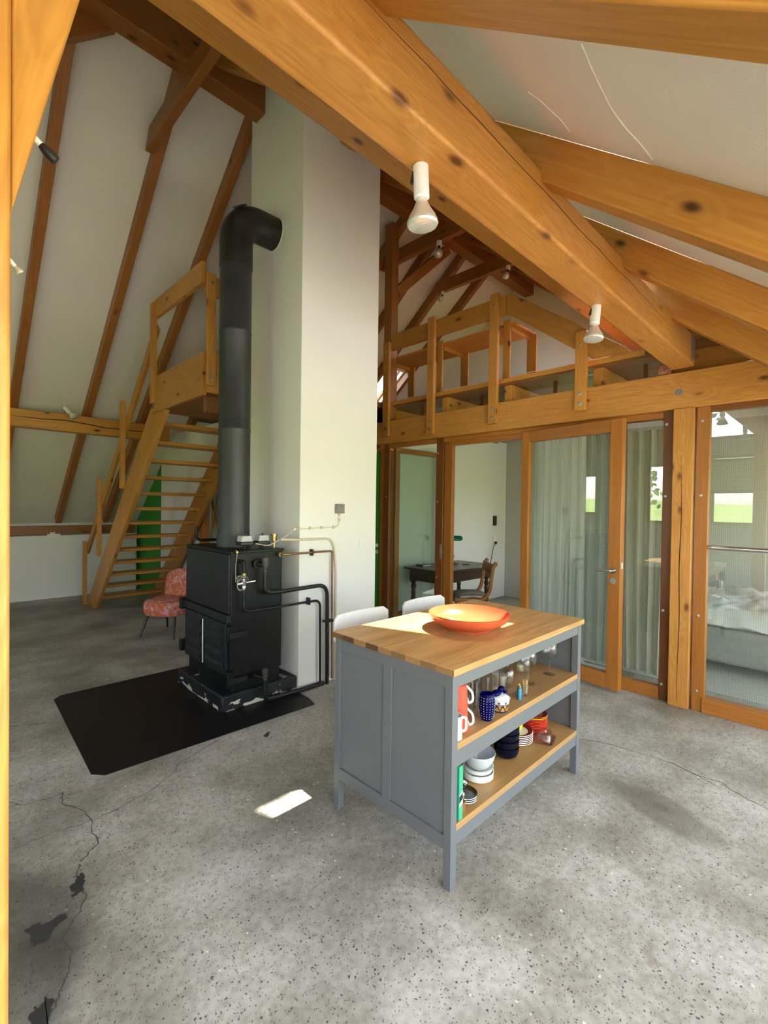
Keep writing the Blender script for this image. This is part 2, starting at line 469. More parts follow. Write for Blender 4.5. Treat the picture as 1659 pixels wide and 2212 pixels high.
        ad = N(nt, 'ShaderNodeVectorMath', operation='MULTIPLY_ADD'); L(nt, nw.outputs['Color'], ad.inputs[0]); ad.inputs[1].default_value = (0.10, 0.10, 0); L(nt, co, ad.inputs[2])
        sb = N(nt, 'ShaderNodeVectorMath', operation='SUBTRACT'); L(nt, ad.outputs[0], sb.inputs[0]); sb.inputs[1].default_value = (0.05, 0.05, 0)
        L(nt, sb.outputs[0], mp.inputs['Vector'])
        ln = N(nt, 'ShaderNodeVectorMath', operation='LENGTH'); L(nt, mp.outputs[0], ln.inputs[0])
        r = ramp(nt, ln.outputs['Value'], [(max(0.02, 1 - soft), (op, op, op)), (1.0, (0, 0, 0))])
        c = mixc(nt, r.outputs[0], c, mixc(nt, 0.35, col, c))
    rg = ramp(nt, n1.outputs['Fac'], [(0.3, (0.42,) * 3), (0.7, (0.6,) * 3)])
    c = mixc(nt, 1.0, c, (1.0, 0.985, 0.94), 'MULTIPLY')
    principled(nt, out, c, rg.outputs[0], spec=0.35, bump=n2.outputs['Fac'], bump_str=0.06, bump_dist=0.003)
    return m
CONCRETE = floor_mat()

# ------------------------------------------------------------------ the shell
XW, XE = -2.3, 7.25           # window gable behind the camera, far gable
YB, YR = 9.15, -1.7           # knee wall side, low side
SL = 0.81
def zl(y): return 8.68 - SL * y      # underside of left roof lining
def zr(y): return 2.28 + SL * y      # underside of right roof lining
YK, ZK = 3.95, 5.48
AX = math.atan(SL)

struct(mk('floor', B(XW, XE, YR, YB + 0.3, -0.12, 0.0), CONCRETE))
fl = bpy.data.objects['floor']
CRACK = plain('crack_dirt', (0.075, 0.072, 0.065), 0.8)
PATCH = plain('crack_filler', (0.032, 0.033, 0.034), 0.55)
def crack(pts, w):
    bm = bmesh.new()
    P = []
    for (a, b) in zip(pts[:-1], pts[1:]):
        for k in range(4):
            t = k / 4
            P.append(V((a[0] + (b[0] - a[0]) * t + random.uniform(-1, 1) * 0.006, a[1] + (b[1] - a[1]) * t + random.uniform(-1, 1) * 0.006, 0)))
    P.append(V((*pts[-1], 0)))
    L_, R_ = [], []
    for i, p in enumerate(P):
        t = (P[min(i + 1, len(P) - 1)] - P[max(i - 1, 0)]).normalized(); n = V((-t.y, t.x, 0))
        ww = w * random.uniform(0.5, 1.3)
        L_.append(p + n * ww); R_.append(p - n * ww)
    a = [bm.verts.new(q + V((0, 0, 0.0008))) for q in L_]; b = [bm.verts.new(q + V((0, 0, 0.0008))) for q in R_]
    for i in range(len(a) - 1): bm.faces.new((a[i], b[i], b[i + 1], a[i + 1]))
    mk('floor_crack', bm, CRACK, fl)
for pts, w in (
        ([(0.314, 3.035), (0.37, 2.951), (0.491, 2.919), (0.541, 2.937), (0.512, 2.832), (0.578, 2.693), (0.586, 2.591), (0.572, 2.471), (0.57, 2.382), (0.521, 2.34), (0.488, 2.308)], 0.0026),
        ([(0.482, 2.303), (0.461, 2.236), (0.464, 2.153), (0.456, 2.083), (0.425, 2.027), (0.384, 1.985), (0.345, 1.935), (0.37, 1.864), (0.35, 1.805), (0.311, 1.73), (0.282, 1.683), (0.258, 1.654)], 0.0028),
        ([(0.595, 2.573), (0.717, 2.586), (0.888, 2.637), (1.045, 2.73), (1.081, 2.796), (1.194, 2.83), (1.428, 2.911)], 0.002),
        ([(0.286, 2.602), (0.343, 2.599), (0.43, 2.606), (0.518, 2.587), (0.592, 2.576)], 0.002),
        ([(0.533, 2.891), (0.617, 2.876), (0.681, 2.873)], 0.0018),
        ([(3.137, 1.263), (3.215, 1.099), (3.232, 0.91), (3.251, 0.761), (3.214, 0.634), (3.221, 0.501), (3.142, 0.386), (3.116, 0.289)], 0.003),
        ([(3.214, 0.634), (3.151, 0.49)], 0.002),
        ([(0.418, 4.052), (0.524, 3.989), (0.684, 3.916)], 0.003)):
    crack(pts, w)
for pts in ([(0.421, 2.178), (0.455, 2.226), (0.478, 2.237), (0.470, 2.17), (0.463, 2.137), (0.442, 2.127), (0.418, 2.12), (0.43, 2.15)],
            [(0.262, 2.078), (0.296, 2.083), (0.318, 2.05), (0.345, 2.055), (0.385, 2.061), (0.388, 2.034), (0.345, 2.015), (0.32, 1.972), (0.281, 1.973), (0.275, 2.02)],
            [(0.227, 1.71), (0.245, 1.735), (0.257, 1.725), (0.279, 1.752), (0.29, 1.712), (0.275, 1.68), (0.268, 1.649), (0.231, 1.655)],
            [(1.623, 2.745), (1.65, 2.768), (1.69, 2.775), (1.66, 2.74), (1.629, 2.715)]):
    bm = bmesh.new(); rag = []
    for (a, b) in zip(pts, pts[1:] + pts[:1]):
        for k in range(6):
            q = V((*a, 0)).lerp(V((*b, 0)), k / 6); j = 0.0 if k == 0 else 0.007
            rag.append((q.x + random.uniform(-j, j), q.y + random.uniform(-j, j), 0.0009))
    bm.faces.new([bm.verts.new(q) for q in rag])
    mk('floor_patch', bm, PATCH, fl)

def slab(name, x0, x1, y0, y1, f, mat, th=0.1, parent=None):
    bm = bmesh.new()
    prism(bm, [(x0, y0, f(y0)), (x0, y1, f(y1)), (x0, y1, f(y1) + th), (x0, y0, f(y0) + th)], (x1 - x0, 0, 0))
    return mk(name, bm, mat, parent, smooth=False)
RX0, RX1, RY0, RY1 = 5.73, 6.21, 5.82, 6.9     # roof window low in the left slope of the loft
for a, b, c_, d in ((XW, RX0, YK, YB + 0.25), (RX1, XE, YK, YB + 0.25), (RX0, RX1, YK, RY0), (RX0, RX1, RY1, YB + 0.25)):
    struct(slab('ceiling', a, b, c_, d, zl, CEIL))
SX0, SX1, SY0, SY1 = 3.0, 3.535, 0.99, 1.62   # roof-light opening between two rafters
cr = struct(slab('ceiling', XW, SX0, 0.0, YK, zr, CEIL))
QX0, QX1, QY0, QY1 = 4.55, 5.12, 1.0, 1.75      # loft roof-light for the sunlit rail; next two added to brighten the loft
TX0, TX1, TY0, TY1 = 5.27, 5.83, 1.1, 2.4  # unseen roof-light, added to brighten the loft
UX0, UX1, UY0, UY1 = 5.97, 6.53, 1.1, 3.0  # another unseen roof-light, added because the loft came out dark
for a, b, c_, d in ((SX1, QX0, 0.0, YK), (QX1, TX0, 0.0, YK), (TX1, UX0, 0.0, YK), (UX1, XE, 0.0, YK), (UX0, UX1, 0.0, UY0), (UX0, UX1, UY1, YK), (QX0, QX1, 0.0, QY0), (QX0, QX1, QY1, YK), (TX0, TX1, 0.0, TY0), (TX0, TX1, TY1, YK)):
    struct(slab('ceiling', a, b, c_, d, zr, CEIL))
uw_ = struct(bpy.data.objects.new('window_25', None)); COL.objects.link(uw_); uw_.matrix_basis = Matrix.Translation((UX0, UY0, zr(UY0) + 0.1))  # frame and pane of the unseen third loft roof-light, added for light
for (a, b, c_, d) in ((UX0 - 0.03, UX0 + 0.03, UY0, UY1), (UX1 - 0.03, UX1 + 0.03, UY0, UY1), (UX0, UX1, UY0 - 0.03, UY0 + 0.03), (UX0, UX1, UY1 - 0.03, UY1 + 0.03)):
    slab('window_frame', a, b, c_, d, lambda y: zr(y) + 0.1, FRAME, 0.06, uw_)
slab('pane', UX0, UX1, UY0, UY1, lambda y: zr(y) + 0.125, PANE_O, 0.006, uw_)
tw_ = struct(bpy.data.objects.new('window_24', None)); COL.objects.link(tw_); tw_.matrix_basis = Matrix.Translation((TX0, TY0, zr(TY0) + 0.1))  # frame and pane of the unseen second loft roof-light, added for light
for (a, b, c_, d) in ((TX0 - 0.03, TX0 + 0.03, TY0, TY1), (TX1 - 0.03, TX1 + 0.03, TY0, TY1), (TX0, TX1, TY0 - 0.03, TY0 + 0.03), (TX0, TX1, TY1 - 0.03, TY1 + 0.03)):
    slab('window_frame', a, b, c_, d, lambda y: zr(y) + 0.1, FRAME, 0.06, tw_)
slab('pane', TX0, TX1, TY0, TY1, lambda y: zr(y) + 0.125, PANE_O, 0.006, tw_)
qw_ = struct(bpy.data.objects.new('window_20', None)); COL.objects.link(qw_); qw_.matrix_basis = Matrix.Translation((QX0, QY0, zr(QY0) + 0.1))
for (a, b, c_, d) in ((QX0 - 0.03, QX0 + 0.03, QY0, QY1), (QX1 - 0.03, QX1 + 0.03, QY0, QY1), (QX0, QX1, QY0 - 0.03, QY0 + 0.03), (QX0, QX1, QY1 - 0.03, QY1 + 0.03)):
    slab('window_frame', a, b, c_, d, lambda y: zr(y) + 0.1, FRAME, 0.06, qw_)
slab('pane', QX0, QX1, QY0, QY1, lambda y: zr(y) + 0.125, PANE_O, 0.006, qw_)
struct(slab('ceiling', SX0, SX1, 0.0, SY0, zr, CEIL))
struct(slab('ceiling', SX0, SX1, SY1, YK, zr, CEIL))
FX0, FX1, FY0, FY1 = -1.6, 1.3, -1.5, -0.35       # unseen flat roof-light over the low side, added for more light from above
bm = bmesh.new()
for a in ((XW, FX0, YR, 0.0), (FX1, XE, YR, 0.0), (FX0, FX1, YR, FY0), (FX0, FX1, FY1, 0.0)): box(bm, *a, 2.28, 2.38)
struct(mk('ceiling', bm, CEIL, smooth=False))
fw_ = struct(bpy.data.objects.new('window_19', None)); COL.objects.link(fw_); fw_.matrix_basis = Matrix.Translation((FX0, FY0, 2.38))  # frame and pane of the unseen flat roof-light, added for light
for a in ((FX0 - 0.03, FX0 + 0.03, FY0, FY1), (FX1 - 0.03, FX1 + 0.03, FY0, FY1), (FX0, FX1, FY0 - 0.03, FY0 + 0.03), (FX0, FX1, FY1 - 0.03, FY1 + 0.03), (-0.18, -0.12, FY0, FY1)): mk('window_frame', B(*a, 2.38, 2.44), FRAME, fw_)
mk('pane', B(FX0, FX1, FY0, FY1, 2.40, 2.406), PANE_O, fw_)
rl = struct(thing('window_5', '', '', (SX0, SY0, zr(SY0) + 0.1)))
for k in ('label', 'category'): del rl[k]
for (a, b, c_, d) in ((SX0 - 0.03, SX0 + 0.02, SY0, SY1), (SX1 - 0.02, SX1 + 0.03, SY0, SY1), (SX0, SX1, SY0 - 0.03, SY0 + 0.02), (SX0, SX1, SY1 - 0.02, SY1 + 0.03)):
    slab('window_frame', a, b, c_, d, lambda y: zr(y) + 0.1, FRAME, 0.06, rl)
lw_ = struct(thing('window_18', '', '', (RX0, RY0, zl(RY0) + 0.1)))
for k in ('label', 'category'): del lw_[k]
for (a, b, c_, d) in ((RX0 - 0.03, RX0 + 0.03, RY0, RY1), (RX1 - 0.03, RX1 + 0.03, RY0, RY1), (RX0, RX1, RY0 - 0.03, RY0 + 0.03), (RX0, RX1, RY1 - 0.03, RY1 + 0.03)):
    slab('window_frame', a, b, c_, d, lambda y: zl(y) + 0.1, FRAME, 0.06, lw_)
slab('pane', RX0 + 0.03, RX1 - 0.03, RY0 + 0.03, RY1 - 0.03, lambda y: zl(y) + 0.125, PANE_O, 0.006, lw_)
slab('pane', SX0 + 0.02, SX1 - 0.02, SY0 + 0.02, SY1 - 0.02, lambda y: zr(y) + 0.125, PANE_O, 0.006, rl)

for pts, w_ in (([[(1.142, 0.492, 2.677), (1.27, 0.508, 2.691), (1.415, 0.518, 2.699), (1.51, 0.509, 2.691), (1.586, 0.489, 2.675), (1.67, 0.48, 2.667)]], 0.0016), ([[(1.421, 0.787, 2.916), (1.455, 0.763, 2.897), (1.502, 0.753, 2.889), (1.565, 0.734, 2.873), (1.631, 0.738, 2.877)]], 0.0012)):
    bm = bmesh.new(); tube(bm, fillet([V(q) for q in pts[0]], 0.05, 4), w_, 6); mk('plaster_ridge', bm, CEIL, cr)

def wall_holes(name, axis, pos, th, u0, u1, z0, z1, holes, mat):
    us = sorted({u0, u1} | {h[0] for h in holes} | {h[1] for h in holes}); zs = sorted({z0, z1} | {h[2] for h in holes} | {h[3] for h in holes})
    bm = bmesh.new()
    for a, b in zip(us[:-1], us[1:]):
        for c_, d in zip(zs[:-1], zs[1:]):
            if any(h[0] <= a and b <= h[1] and h[2] <= c_ and d <= h[3] for h in holes): continue
            if axis == 'X': box(bm, pos, pos + th, a, b, c_, d)
            else: box(bm, a, b, pos, pos + th, c_, d)
    return struct(mk(name, bm, mat, smooth=False))

WEST = [(1.24, 1.99, 1.26, 1.93), (1.24, 1.99, 2.47, 2.60), (1.25, 2.2, 2.9, 3.6), (2.3, 3.12, 1.25, 2.5), (3.7, 4.7, 0.7, 2.3), (6.5, 7.5, 1.4, 2.4)]
SOUTH = [(-2.0, 0.7, 0.1, 2.22), (0.9, 4.1, 0.1, 2.22), (4.5, 6.9, 0.3, 2.2)]
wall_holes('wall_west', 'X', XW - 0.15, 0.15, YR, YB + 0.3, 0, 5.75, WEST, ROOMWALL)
wall_holes('wall_south', 'Y', YR - 0.15, 0.15, XW, XE, 0, 2.4, SOUTH, WALL)
def window(n, axis, pos, u0, u1, z0, z1, out_sign, mull=()):
    w = struct(bpy.data.objects.new('window_%d' % n, None)); COL.objects.link(w)
    c0 = V((pos, u0, z0)) if axis == 'X' else V((u0, pos, z0))
    w.matrix_basis = Matrix.Translation(c0)
    f = 0.06
    spans = [(u0, u0 + f, z0, z1), (u1 - f, u1, z0, z1), (u0 + f, u1 - f, z0, z0 + f), (u0 + f, u1 - f, z1 - f, z1)] + [(q - f / 2, q + f / 2, z0 + f, z1 - f) for q in mull]
    for a, b, c_, d in spans:
        mk('window_frame', B(pos - 0.04, pos + 0.03, a, b, c_, d) if axis == 'X' else B(a, b, pos - 0.04, pos + 0.03, c_, d), FRAME, w)
    mk('pane', B(pos - 0.008, pos - 0.004, u0 + f, u1 - f, z0 + f, z1 - f) if axis == 'X' else B(u0 + f, u1 - f, pos - 0.008, pos - 0.004, z0 + f, z1 - f), PANE_O, w)
window(6, 'X', XW - 0.06, *WEST[0], 1)
window(7, 'X', XW - 0.06, *WEST[1], 1)
window(8, 'X', XW - 0.06, *WEST[2], 1)
window(9, 'X', XW - 0.06, *WEST[3], 1)
window(22, 'X', XW - 0.06, *WEST[4], 1, (4.2,))
window(23, 'X', XW - 0.06, *WEST[5], 1)
window(10, 'Y', YR - 0.06, *SOUTH[0], 1, (-0.5,))
window(11, 'Y', YR - 0.06, *SOUTH[1], 1, (2.25,))
window(12, 'Y', YR - 0.06, *SOUTH[2], 1)
EAST_FILL = [(2.65, 3.2, 0.9, 2.1)]  # unseen window, added to light the study and the curtains
wall_holes('wall_east', 'X', XE, 0.15, YR, YB + 0.3, 0, 2.7, EAST_FILL, ROOMWALL)
struct(mk('wall_east_gable', B(XE, XE + 0.15, YR, YB + 0.3, 2.7, 5.8), WALL))
window(21, 'X', XE + 0.08, *EAST_FILL[0], 1)  # frame and pane of the added east window
# knee wall: boxed ledge, strip of wall above the sill plate
struct(mk('wall_north', B(XW, XE, YB + 0.1, YB + 0.3, 0, 1.36), WALL))
kn = struct(mk('wall_knee', B(XW, 2.72, 9.0, YB + 0.1, 0, 1.0), WALL))
struct(mk('baseboard_knee', B(XW, 2.72, 8.985, 9.0, 0, 0.06), WHITEP))
# stair-side partition: white with a green painted strip at its far end
def profile_wall(name, x0, x1, y0, y1, zmax, mat):
    bm = bmesh.new()
    pts = [(x0, y0, 0), (x0, y1, 0), (x0, y1, min(zmax, zl(y1)))]
    yc = (8.68 - zmax) / SL
    if y0 < yc < y1: pts.append((x0, yc, zmax))
    pts.append((x0, y0, min(zmax, zl(y0))))
    prism(bm, pts, (x1 - x0, 0, 0))
    return struct(mk(name, bm, mat, smooth=False))
pw = wall_holes('wall_partition', 'X', 2.80, 0.12, 4.12, 7.62, 0, 2.62, [(5.55, 6.42, 0.85, 1.88)], WALL)
profile_wall('wall_partition_north', 2.80, 2.92, 7.62, 8.02, 2.56, WALL)
profile_wall('wall_green', 2.80, 2.92, 8.02, YB + 0.05, 2.62, GREEN)
struct(mk('baseboard_partition', B(2.785, 2.80, 4.12, 8.02, 0, 0.07), WHITEP))
# chimney breast
CHIM = paint('chimney_paint', (0.80, 0.79, 0.765), 0.85, 0.10, 110, 0.02)
struct(mk('wall_chimney', B(2.22, 3.09, 3.225, 4.08, 0, 6.2), CHIM, bevel=0.006))
# rooms behind the glass front
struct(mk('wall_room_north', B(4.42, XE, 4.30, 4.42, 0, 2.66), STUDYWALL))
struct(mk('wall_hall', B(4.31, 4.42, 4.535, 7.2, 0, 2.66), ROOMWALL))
LOFT = wood('loft_boards', (0.30, 0.13, 0.035), (0.25, 0.10, 0.026), (0.17, 0.06, 0.012), ring=8, rough=0.5)
bm = bmesh.new(); box(bm, 4.27, XE, 0.62, 4.30, 2.80, 2.865); box(bm, 2.92, XE, 4.30, 7.15, 2.80, 2.865)
lf = struct(mk('floor_loft', bm, LOFT, smooth=False))
# ------------------------------------------------------------------ roof timbers
def beam(name, label, cat, p0, p1, w, h, mat, side=None, group=None, bevel=0.006, off=(0, 0), cuts=(0, 0)):
    o = timber(name, p0, p1, w, h, mat, None, side, bevel, off, cuts)
    return tag(o, label, cat, group)
# big purlin in the foreground, bearing on the head beam of the glass front
bm_big = beam('purlin', 'huge light-orange purlin crossing the picture diagonally, two spot lamps under it', 'beam', (-2.2, 0.96, 2.745), (4.17, 0.96, 2.745), 0.16, 0.225, PINE_B, side=(0, 1, 0), bevel=0.012)
mk('joist_hanger', B(4.05, 4.165, 0.876, 0.879, 2.66, 2.84), STEEL, bm_big)
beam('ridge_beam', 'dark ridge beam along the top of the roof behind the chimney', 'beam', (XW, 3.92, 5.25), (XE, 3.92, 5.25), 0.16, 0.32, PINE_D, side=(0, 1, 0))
beam('purlin', 'upper purlin on the low roof side, glimpsed over the white chimney breast', 'beam', (XW, 1.83, 3.53), (XE, 1.83, 3.53), 0.14, 0.22, PINE, side=(0, 1, 0))
beam('purlin', 'cracked purlin halfway down the steep left roof, small spot lamp on it', 'beam', (XW, 7.08, 2.535), (2.56, 7.08, 2.535), 0.15, 0.215, PINE, side=(0, 1, 0))
beam('sill_plate', 'low dark timber plate lying above the white knee-wall ledge', 'beam', (XW, 9.10, 1.085), (2.72, 9.10, 1.085), 0.10, 0.135, PINE_D, side=(0, 1, 0))
# rafters: underside .16 below the lining
RD = 0.165
def rafter_left(x, label, w=0.08, group='rafters of the steep left roof'):
    n = V((0, -math.sin(AX), -math.cos(AX)))
    a = V((x, 9.12, zl(9.12))); b = V((x, 3.99, zl(3.99)))
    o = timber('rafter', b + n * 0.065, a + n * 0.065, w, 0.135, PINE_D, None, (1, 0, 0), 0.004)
    return tag(o, label, 'rafter', group)
def rafter_right(x, y0, y1, label, w=0.10, mat=None, group='rafters of the low right roof'):
    n = V((0, math.sin(AX), -math.cos(AX)))
    a = V((x, y0, zr(y0))); b = V((x, y1, zr(y1)))
    o = timber('rafter', a + n * 0.07, b + n * 0.07, w, 0.142, mat or PINE, None, (1, 0, 0), 0.006)
    return tag(o, label, 'rafter', group)
rafter_left(0.80, 'leftmost dark rafter on the white left roof, beside the foreground post')
rafter_left(1.575, 'middle dark rafter of the left roof, collar tie bolted to its top')
rafter_left(2.25, 'dark rafter running behind the stove pipe and stair landing rail')
rafter_left(2.95, 'rafter of the left roof hidden behind the chimney breast')
rafter_left(3.70, 'rafter of the left roof next beyond the chimney breast')
rafter_left(4.42, 'loft rafter nearest the ridge post, short piece seen beside it')
rafter_left(5.04, 'loft rafter rising just behind the left end of the loft railing')
rafter_left(5.66, 'loft rafter carrying the far collar tie, small lamp at its foot')
rafter_left(6.28, 'last loft rafter before the far gable wall, behind the tall railing post')
for x in (0.1, -0.65, -1.4): rafter_left(x, 'dark rafter of the left roof, outside the view to the left')
rafter_right(0.806, -0.02, 3.9, 'uppermost rafter at the top right corner, nearest to the viewer', 0.11)
rafter_right(1.76, -0.02, 3.9, 'second rafter from the top at the right edge, two knots in its face', 0.11)
rafter_right(2.66, -0.02, 3.9, 'bright rough-sawn rafter at right, third down, lit near the big purlin', 0.11)
rafter_right(3.60, -0.02, 3.9, 'fourth rafter down at right, its foot above the bedroom glass', 0.11)
for x, l in ((4.36, 'rafter just inside the loft, over the sloping railing'), (5.2, 'second loft rafter of the low roof side'), (5.9, 'third loft rafter of the low roof side'), (6.6, 'loft rafter of the low side against the far gable')):
    rafter_right(x, 0.9, 3.9, l, 0.09, PINE_D)
for x in (0.1, -0.7, -1.5): rafter_right(x, -0.02, 3.9, 'rafter of the low right roof behind the viewer', 0.11)
# collar ties
def collar(x, label, y0=3.26, y1=4.64, z=4.85):
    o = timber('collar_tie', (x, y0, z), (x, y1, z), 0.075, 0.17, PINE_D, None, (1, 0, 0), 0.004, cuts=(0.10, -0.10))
    return tag(o, label, 'beam', 'collar ties')
collar(1.495, 'short dark collar tie across the roof left of the chimney, bolted ends')
collar(4.50, 'collar tie close behind the chimney edge, round bulb lamp under it')
collar(5.58, 'collar tie in the middle of the loft roof, lamp at either end')
M_ = timber('strut', (0.70, 4.02, 4.88), (1.0, 4.02, 5.17), 0.07, 0.15, PINE_D, None, (0, 1, 0), 0.004)
tag(M_, 'short dark strut at the top left, under the ridge beam', 'beam')
beam('ridge_post', 'tall dark post beside the right chimney edge, standing up to the ridge', 'post', (4.27, 4.225, 2.62), (4.27, 4.225, 5.12), 0.13, 0.12, PINE_D, side=(0, 1, 0))
t = timber('knee_brace', (4.33, 4.20, 4.28), (5.15, 4.03, 5.08), 0.09, 0.12, PINE_D, None, (0, 1, 0), 0.004)
tag(t, 'diagonal brace from the ridge post up to the ridge beam', 'beam')
# foreground post and its brace
beam('post', 'sunlit pale-orange post cropped by the left picture edge', 'post', (0.012, 0.96, 0.0), (0.012, 0.96, 2.632), 0.15, 0.165, PINE_B, side=(0, 1, 0), bevel=0.005)
bm = bmesh.new()
prism(bm, [(0.0950, 0.895, 1.97), (0.245, 0.895, 2.632), (0.0950, 0.895, 2.632)], (0, 0.11, 0))
Mb = Matrix.Translation((0.0985, 0.895, 1.985)) @ Matrix.Rotation(-1.36, 4, 'Y')
for v in bm.verts: v.co = Mb.inverted() @ v.co
br = mk('brace', bm, PINE_B, bevel=0.004, M=Mb)
tag(br, 'knotty diagonal brace between the left post and the big purlin', 'beam')
CRK = plain('crack_shade', (0.03, 0.012, 0.005), 0.9)
def dcrack(parent, pts, w, nrm):
    bm = bmesh.new(); n = V(nrm); P = []
    for a, b in zip(pts[:-1], pts[1:]):
        for k in range(5): P.append(V(a).lerp(V(b), k / 5) + V((0, 0, random.uniform(-.004, .004))))
    P.append(V(pts[-1])); rows = []
    for i, p in enumerate(P):
        t = (P[min(i + 1, len(P) - 1)] - P[max(i - 1, 0)]).normalized(); u = n.cross(t).normalized(); ww = w * math.sin(PI * (i + 0.4) / (len(P) - 0.2)) ** 0.6
        rows.append((bm.verts.new(p + u * ww), bm.verts.new(p - u * ww)))
    for a, b in zip(rows[:-1], rows[1:]): bm.faces.new((a[0], a[1], b[1], b[0]))
    mk('drying_crack', bm, CRK, parent)
dcrack(bm_big, [(0.6, 0.8792, 2.80), (1.3, 0.8792, 2.79), (2.0, 0.8792, 2.775), (2.7, 0.8792, 2.77), (3.6, 0.8792, 2.75)], 0.002, (0, -1, 0))
dcrack([o for o in COL.objects if o.get('label', '').startswith('cracked purlin')][0], [(0.7, 7.004, 2.555), (1.0, 7.004, 2.545), (1.3, 7.004, 2.565), (1.75, 7.004, 2.525), (2.2, 7.004, 2.53), (2.5, 7.004, 2.50)], 0.006, (0, -1, 0))
# ------------------------------------------------------------------ glass front: head beam, column
hb = beam('head_beam', 'long pale beam over the glass doors, railing posts bolted to its face', 'beam', (4.29, -1.2, 2.477), (4.29, 4.56, 2.477), 0.16, 0.285, PINE_B, side=(1, 0, 0), bevel=0.006)
def bolt(parent, p, axis, r=0.014, mat=None, name='bolt'):
    bm = bmesh.new(); ax = V(axis)
    lathe(bm, [(0, 0), (r, 0), (r, 0.002), (r * 0.62, 0.0035), (r * 0.55, 0.0035), (r * 0.5, 0.008), (0, 0.009)], p, 16, ax)
    mk(name, bm, mat or STEEL, parent)
bolt(hb, (4.21, 0.99, 2.463), (-1, 0, 0), 0.027, GREYP)
bolt(hb, (4.2105, 0.99, 2.463), (-1, 0, 0), 0.011, STEEL)
colm = beam('column', 'stout square column with a long drying crack between two glass panes', 'post', (4.265, 0.952, 0.0), (4.265, 0.952, 2.334), 0.13, 0.14, PINE_B, side=(1, 0, 0), bevel=0.006)
bm = bmesh.new()
ys = [0.955 + 0.004 * math.sin(k * 1.1) for k in range(14)]
for k in range(13):
    z0, z1 = 0.02 + k * 0.15, 0.02 + (k + 1) * 0.15
    w0 = 0.0032 * math.sin(PI * min(1, (k + 0.3) / 13)) + 0.0004; w1 = 0.0032 * math.sin(PI * min(1, (k + 1.3) / 13.5)) + 0.0004
    bm.faces.new([bm.verts.new(q) for q in ((4.1992, ys[k] - w0, z0), (4.1992, ys[k] + w0, z0), (4.1992, ys[k + 1] + w1, z1), (4.1992, ys[k + 1] - w1, z1))])
mk('drying_crack', bm, CRK, colm)
beam('infill_board', 'triangular boarding between the head beam and the lowest rafter', 'board', (4.33, -1.2, 2.81), (4.33, 1.13, 2.81), 0.03, 0.38, PINE, side=(1, 0, 0))
def gwin(n, loc):
    w = struct(bpy.data.objects.new('window_%d' % n, None)); COL.objects.link(w); w.matrix_basis = Matrix.Translation(V(loc)); return w
def stile(parent, x0, x1, y0, y1, z0, z1, mat, name='window_frame', bev=0.004):
    c = ((x0 + x1) / 2, (y0 + y1) / 2, z0)
    dims = (x1 - x0, y1 - y0, z1 - z0)
    k = dims.index(max(dims))
    if k == 2: p0, p1, side, w, h = V((c[0], c[1], z0)), V((c[0], c[1], z1)), (1, 0, 0), dims[0], dims[1]
    elif k == 1: p0, p1, side, w, h = V((c[0], y0, (z0 + z1) / 2)), V((c[0], y1, (z0 + z1) / 2)), (1, 0, 0), dims[0], dims[2]
    else: p0, p1, side, w, h = V((x0, c[1], (z0 + z1) / 2)), V((x1, c[1], (z0 + z1) / 2)), (0, 1, 0), dims[1], dims[2]
    return timber(name, p0, p1, w, h, mat, parent, side, bev)
# window_1: bedroom pane right of the column
w1 = gwin(1, (4.27, 0.3, 0))
stile(w1, 4.235, 4.305, 0.786, 0.868, 0, 2.335, FRAME)
stile(w1, 4.225, 4.315, -0.9, 0.80, 0, 0.115, FRAME)
stile(w1, 4.255, 4.305, -0.9, 0.79, 2.29, 2.335, FRAME_D)
mk('pane', B(4.27, 4.276, -0.9, 0.79, 0.11, 2.295), PANE_WIRE, w1)
for z in (2.226, 1.657, 0.733, 0.155): bolt(w1, (4.234, 0.835, z), (-1, 0, 0), 0.011, STEEL, 'screw_cap')
bm = bmesh.new(); tube(bm, fillet([(4.268, 0.785, 1.262), (4.235, 0.77, 1.262), (4.235, -0.85, 1.262)], 0.02), 0.016, 14)
mk('pull_bar', bm, CHROME, w1)
# window_2: narrow fixed pane left of the column
w2 = gwin(2, (4.3, 1.2, 0))
stile(w2, 4.27, 4.34, 1.025, 1.105, 0, 2.335, FRAME_D)
stile(w2, 4.27, 4.34, 1.105, 1.42, 0, 0.10, FRAME)
stile(w2, 4.28, 4.34, 1.105, 1.42, 2.28, 2.335, FRAME_D)
stile(w2, 4.29, 4.34, 1.40, 1.46, 0.0, 2.335, FRAME_D)
mk('pane', B(4.30, 4.306, 1.10, 1.41, 0.095, 2.285), PANE_WIRE, w2)
for z in (2.231, 1.653, 0.727, 0.127): bolt(w2, (4.269, 1.083, z), (-1, 0, 0), 0.011, STEEL, 'screw_cap')
# door_1: leaf standing ajar into the room, hinged on its left side
def placed(o, M):
    o.matrix_basis = M
    return o
d1 = struct(bpy.data.objects.new('door_1', None)); COL.objects.link(d1)
hx, hy = 4.262, 2.335
leaf_w = 0.995
ang = math.atan2(-1.0, -0.145)      # direction hinge -> free edge in plan
D1 = Matrix.Translation((hx, hy, 0.03)) @ Matrix.Rotation(ang, 4, 'Z')
d1.matrix_basis = Matrix.Translation((hx, hy, 0.03))
def leaf_piece(name, u0, u1, t0, t1, z0, z1, mat, par, D, bev=0.004):
    du, dz = u1 - u0, z1 - z0
    tc = (t0 + t1) / 2
    if dz > du: p0, p1 = (( u0 + u1) / 2, tc, z0), ((u0 + u1) / 2, tc, z1); w = du
    else: p0, p1 = (u0, tc, (z0 + z1) / 2), (u1, tc, (z0 + z1) / 2); w = dz
    P0, P1 = D @ V(p0), D @ V(p1)
    side = (D.to_3x3() @ V((0, 1, 0)))
    return timber(name, P0, P1, t1 - t0, w, mat, par, side, bev)
LZ = 2.262
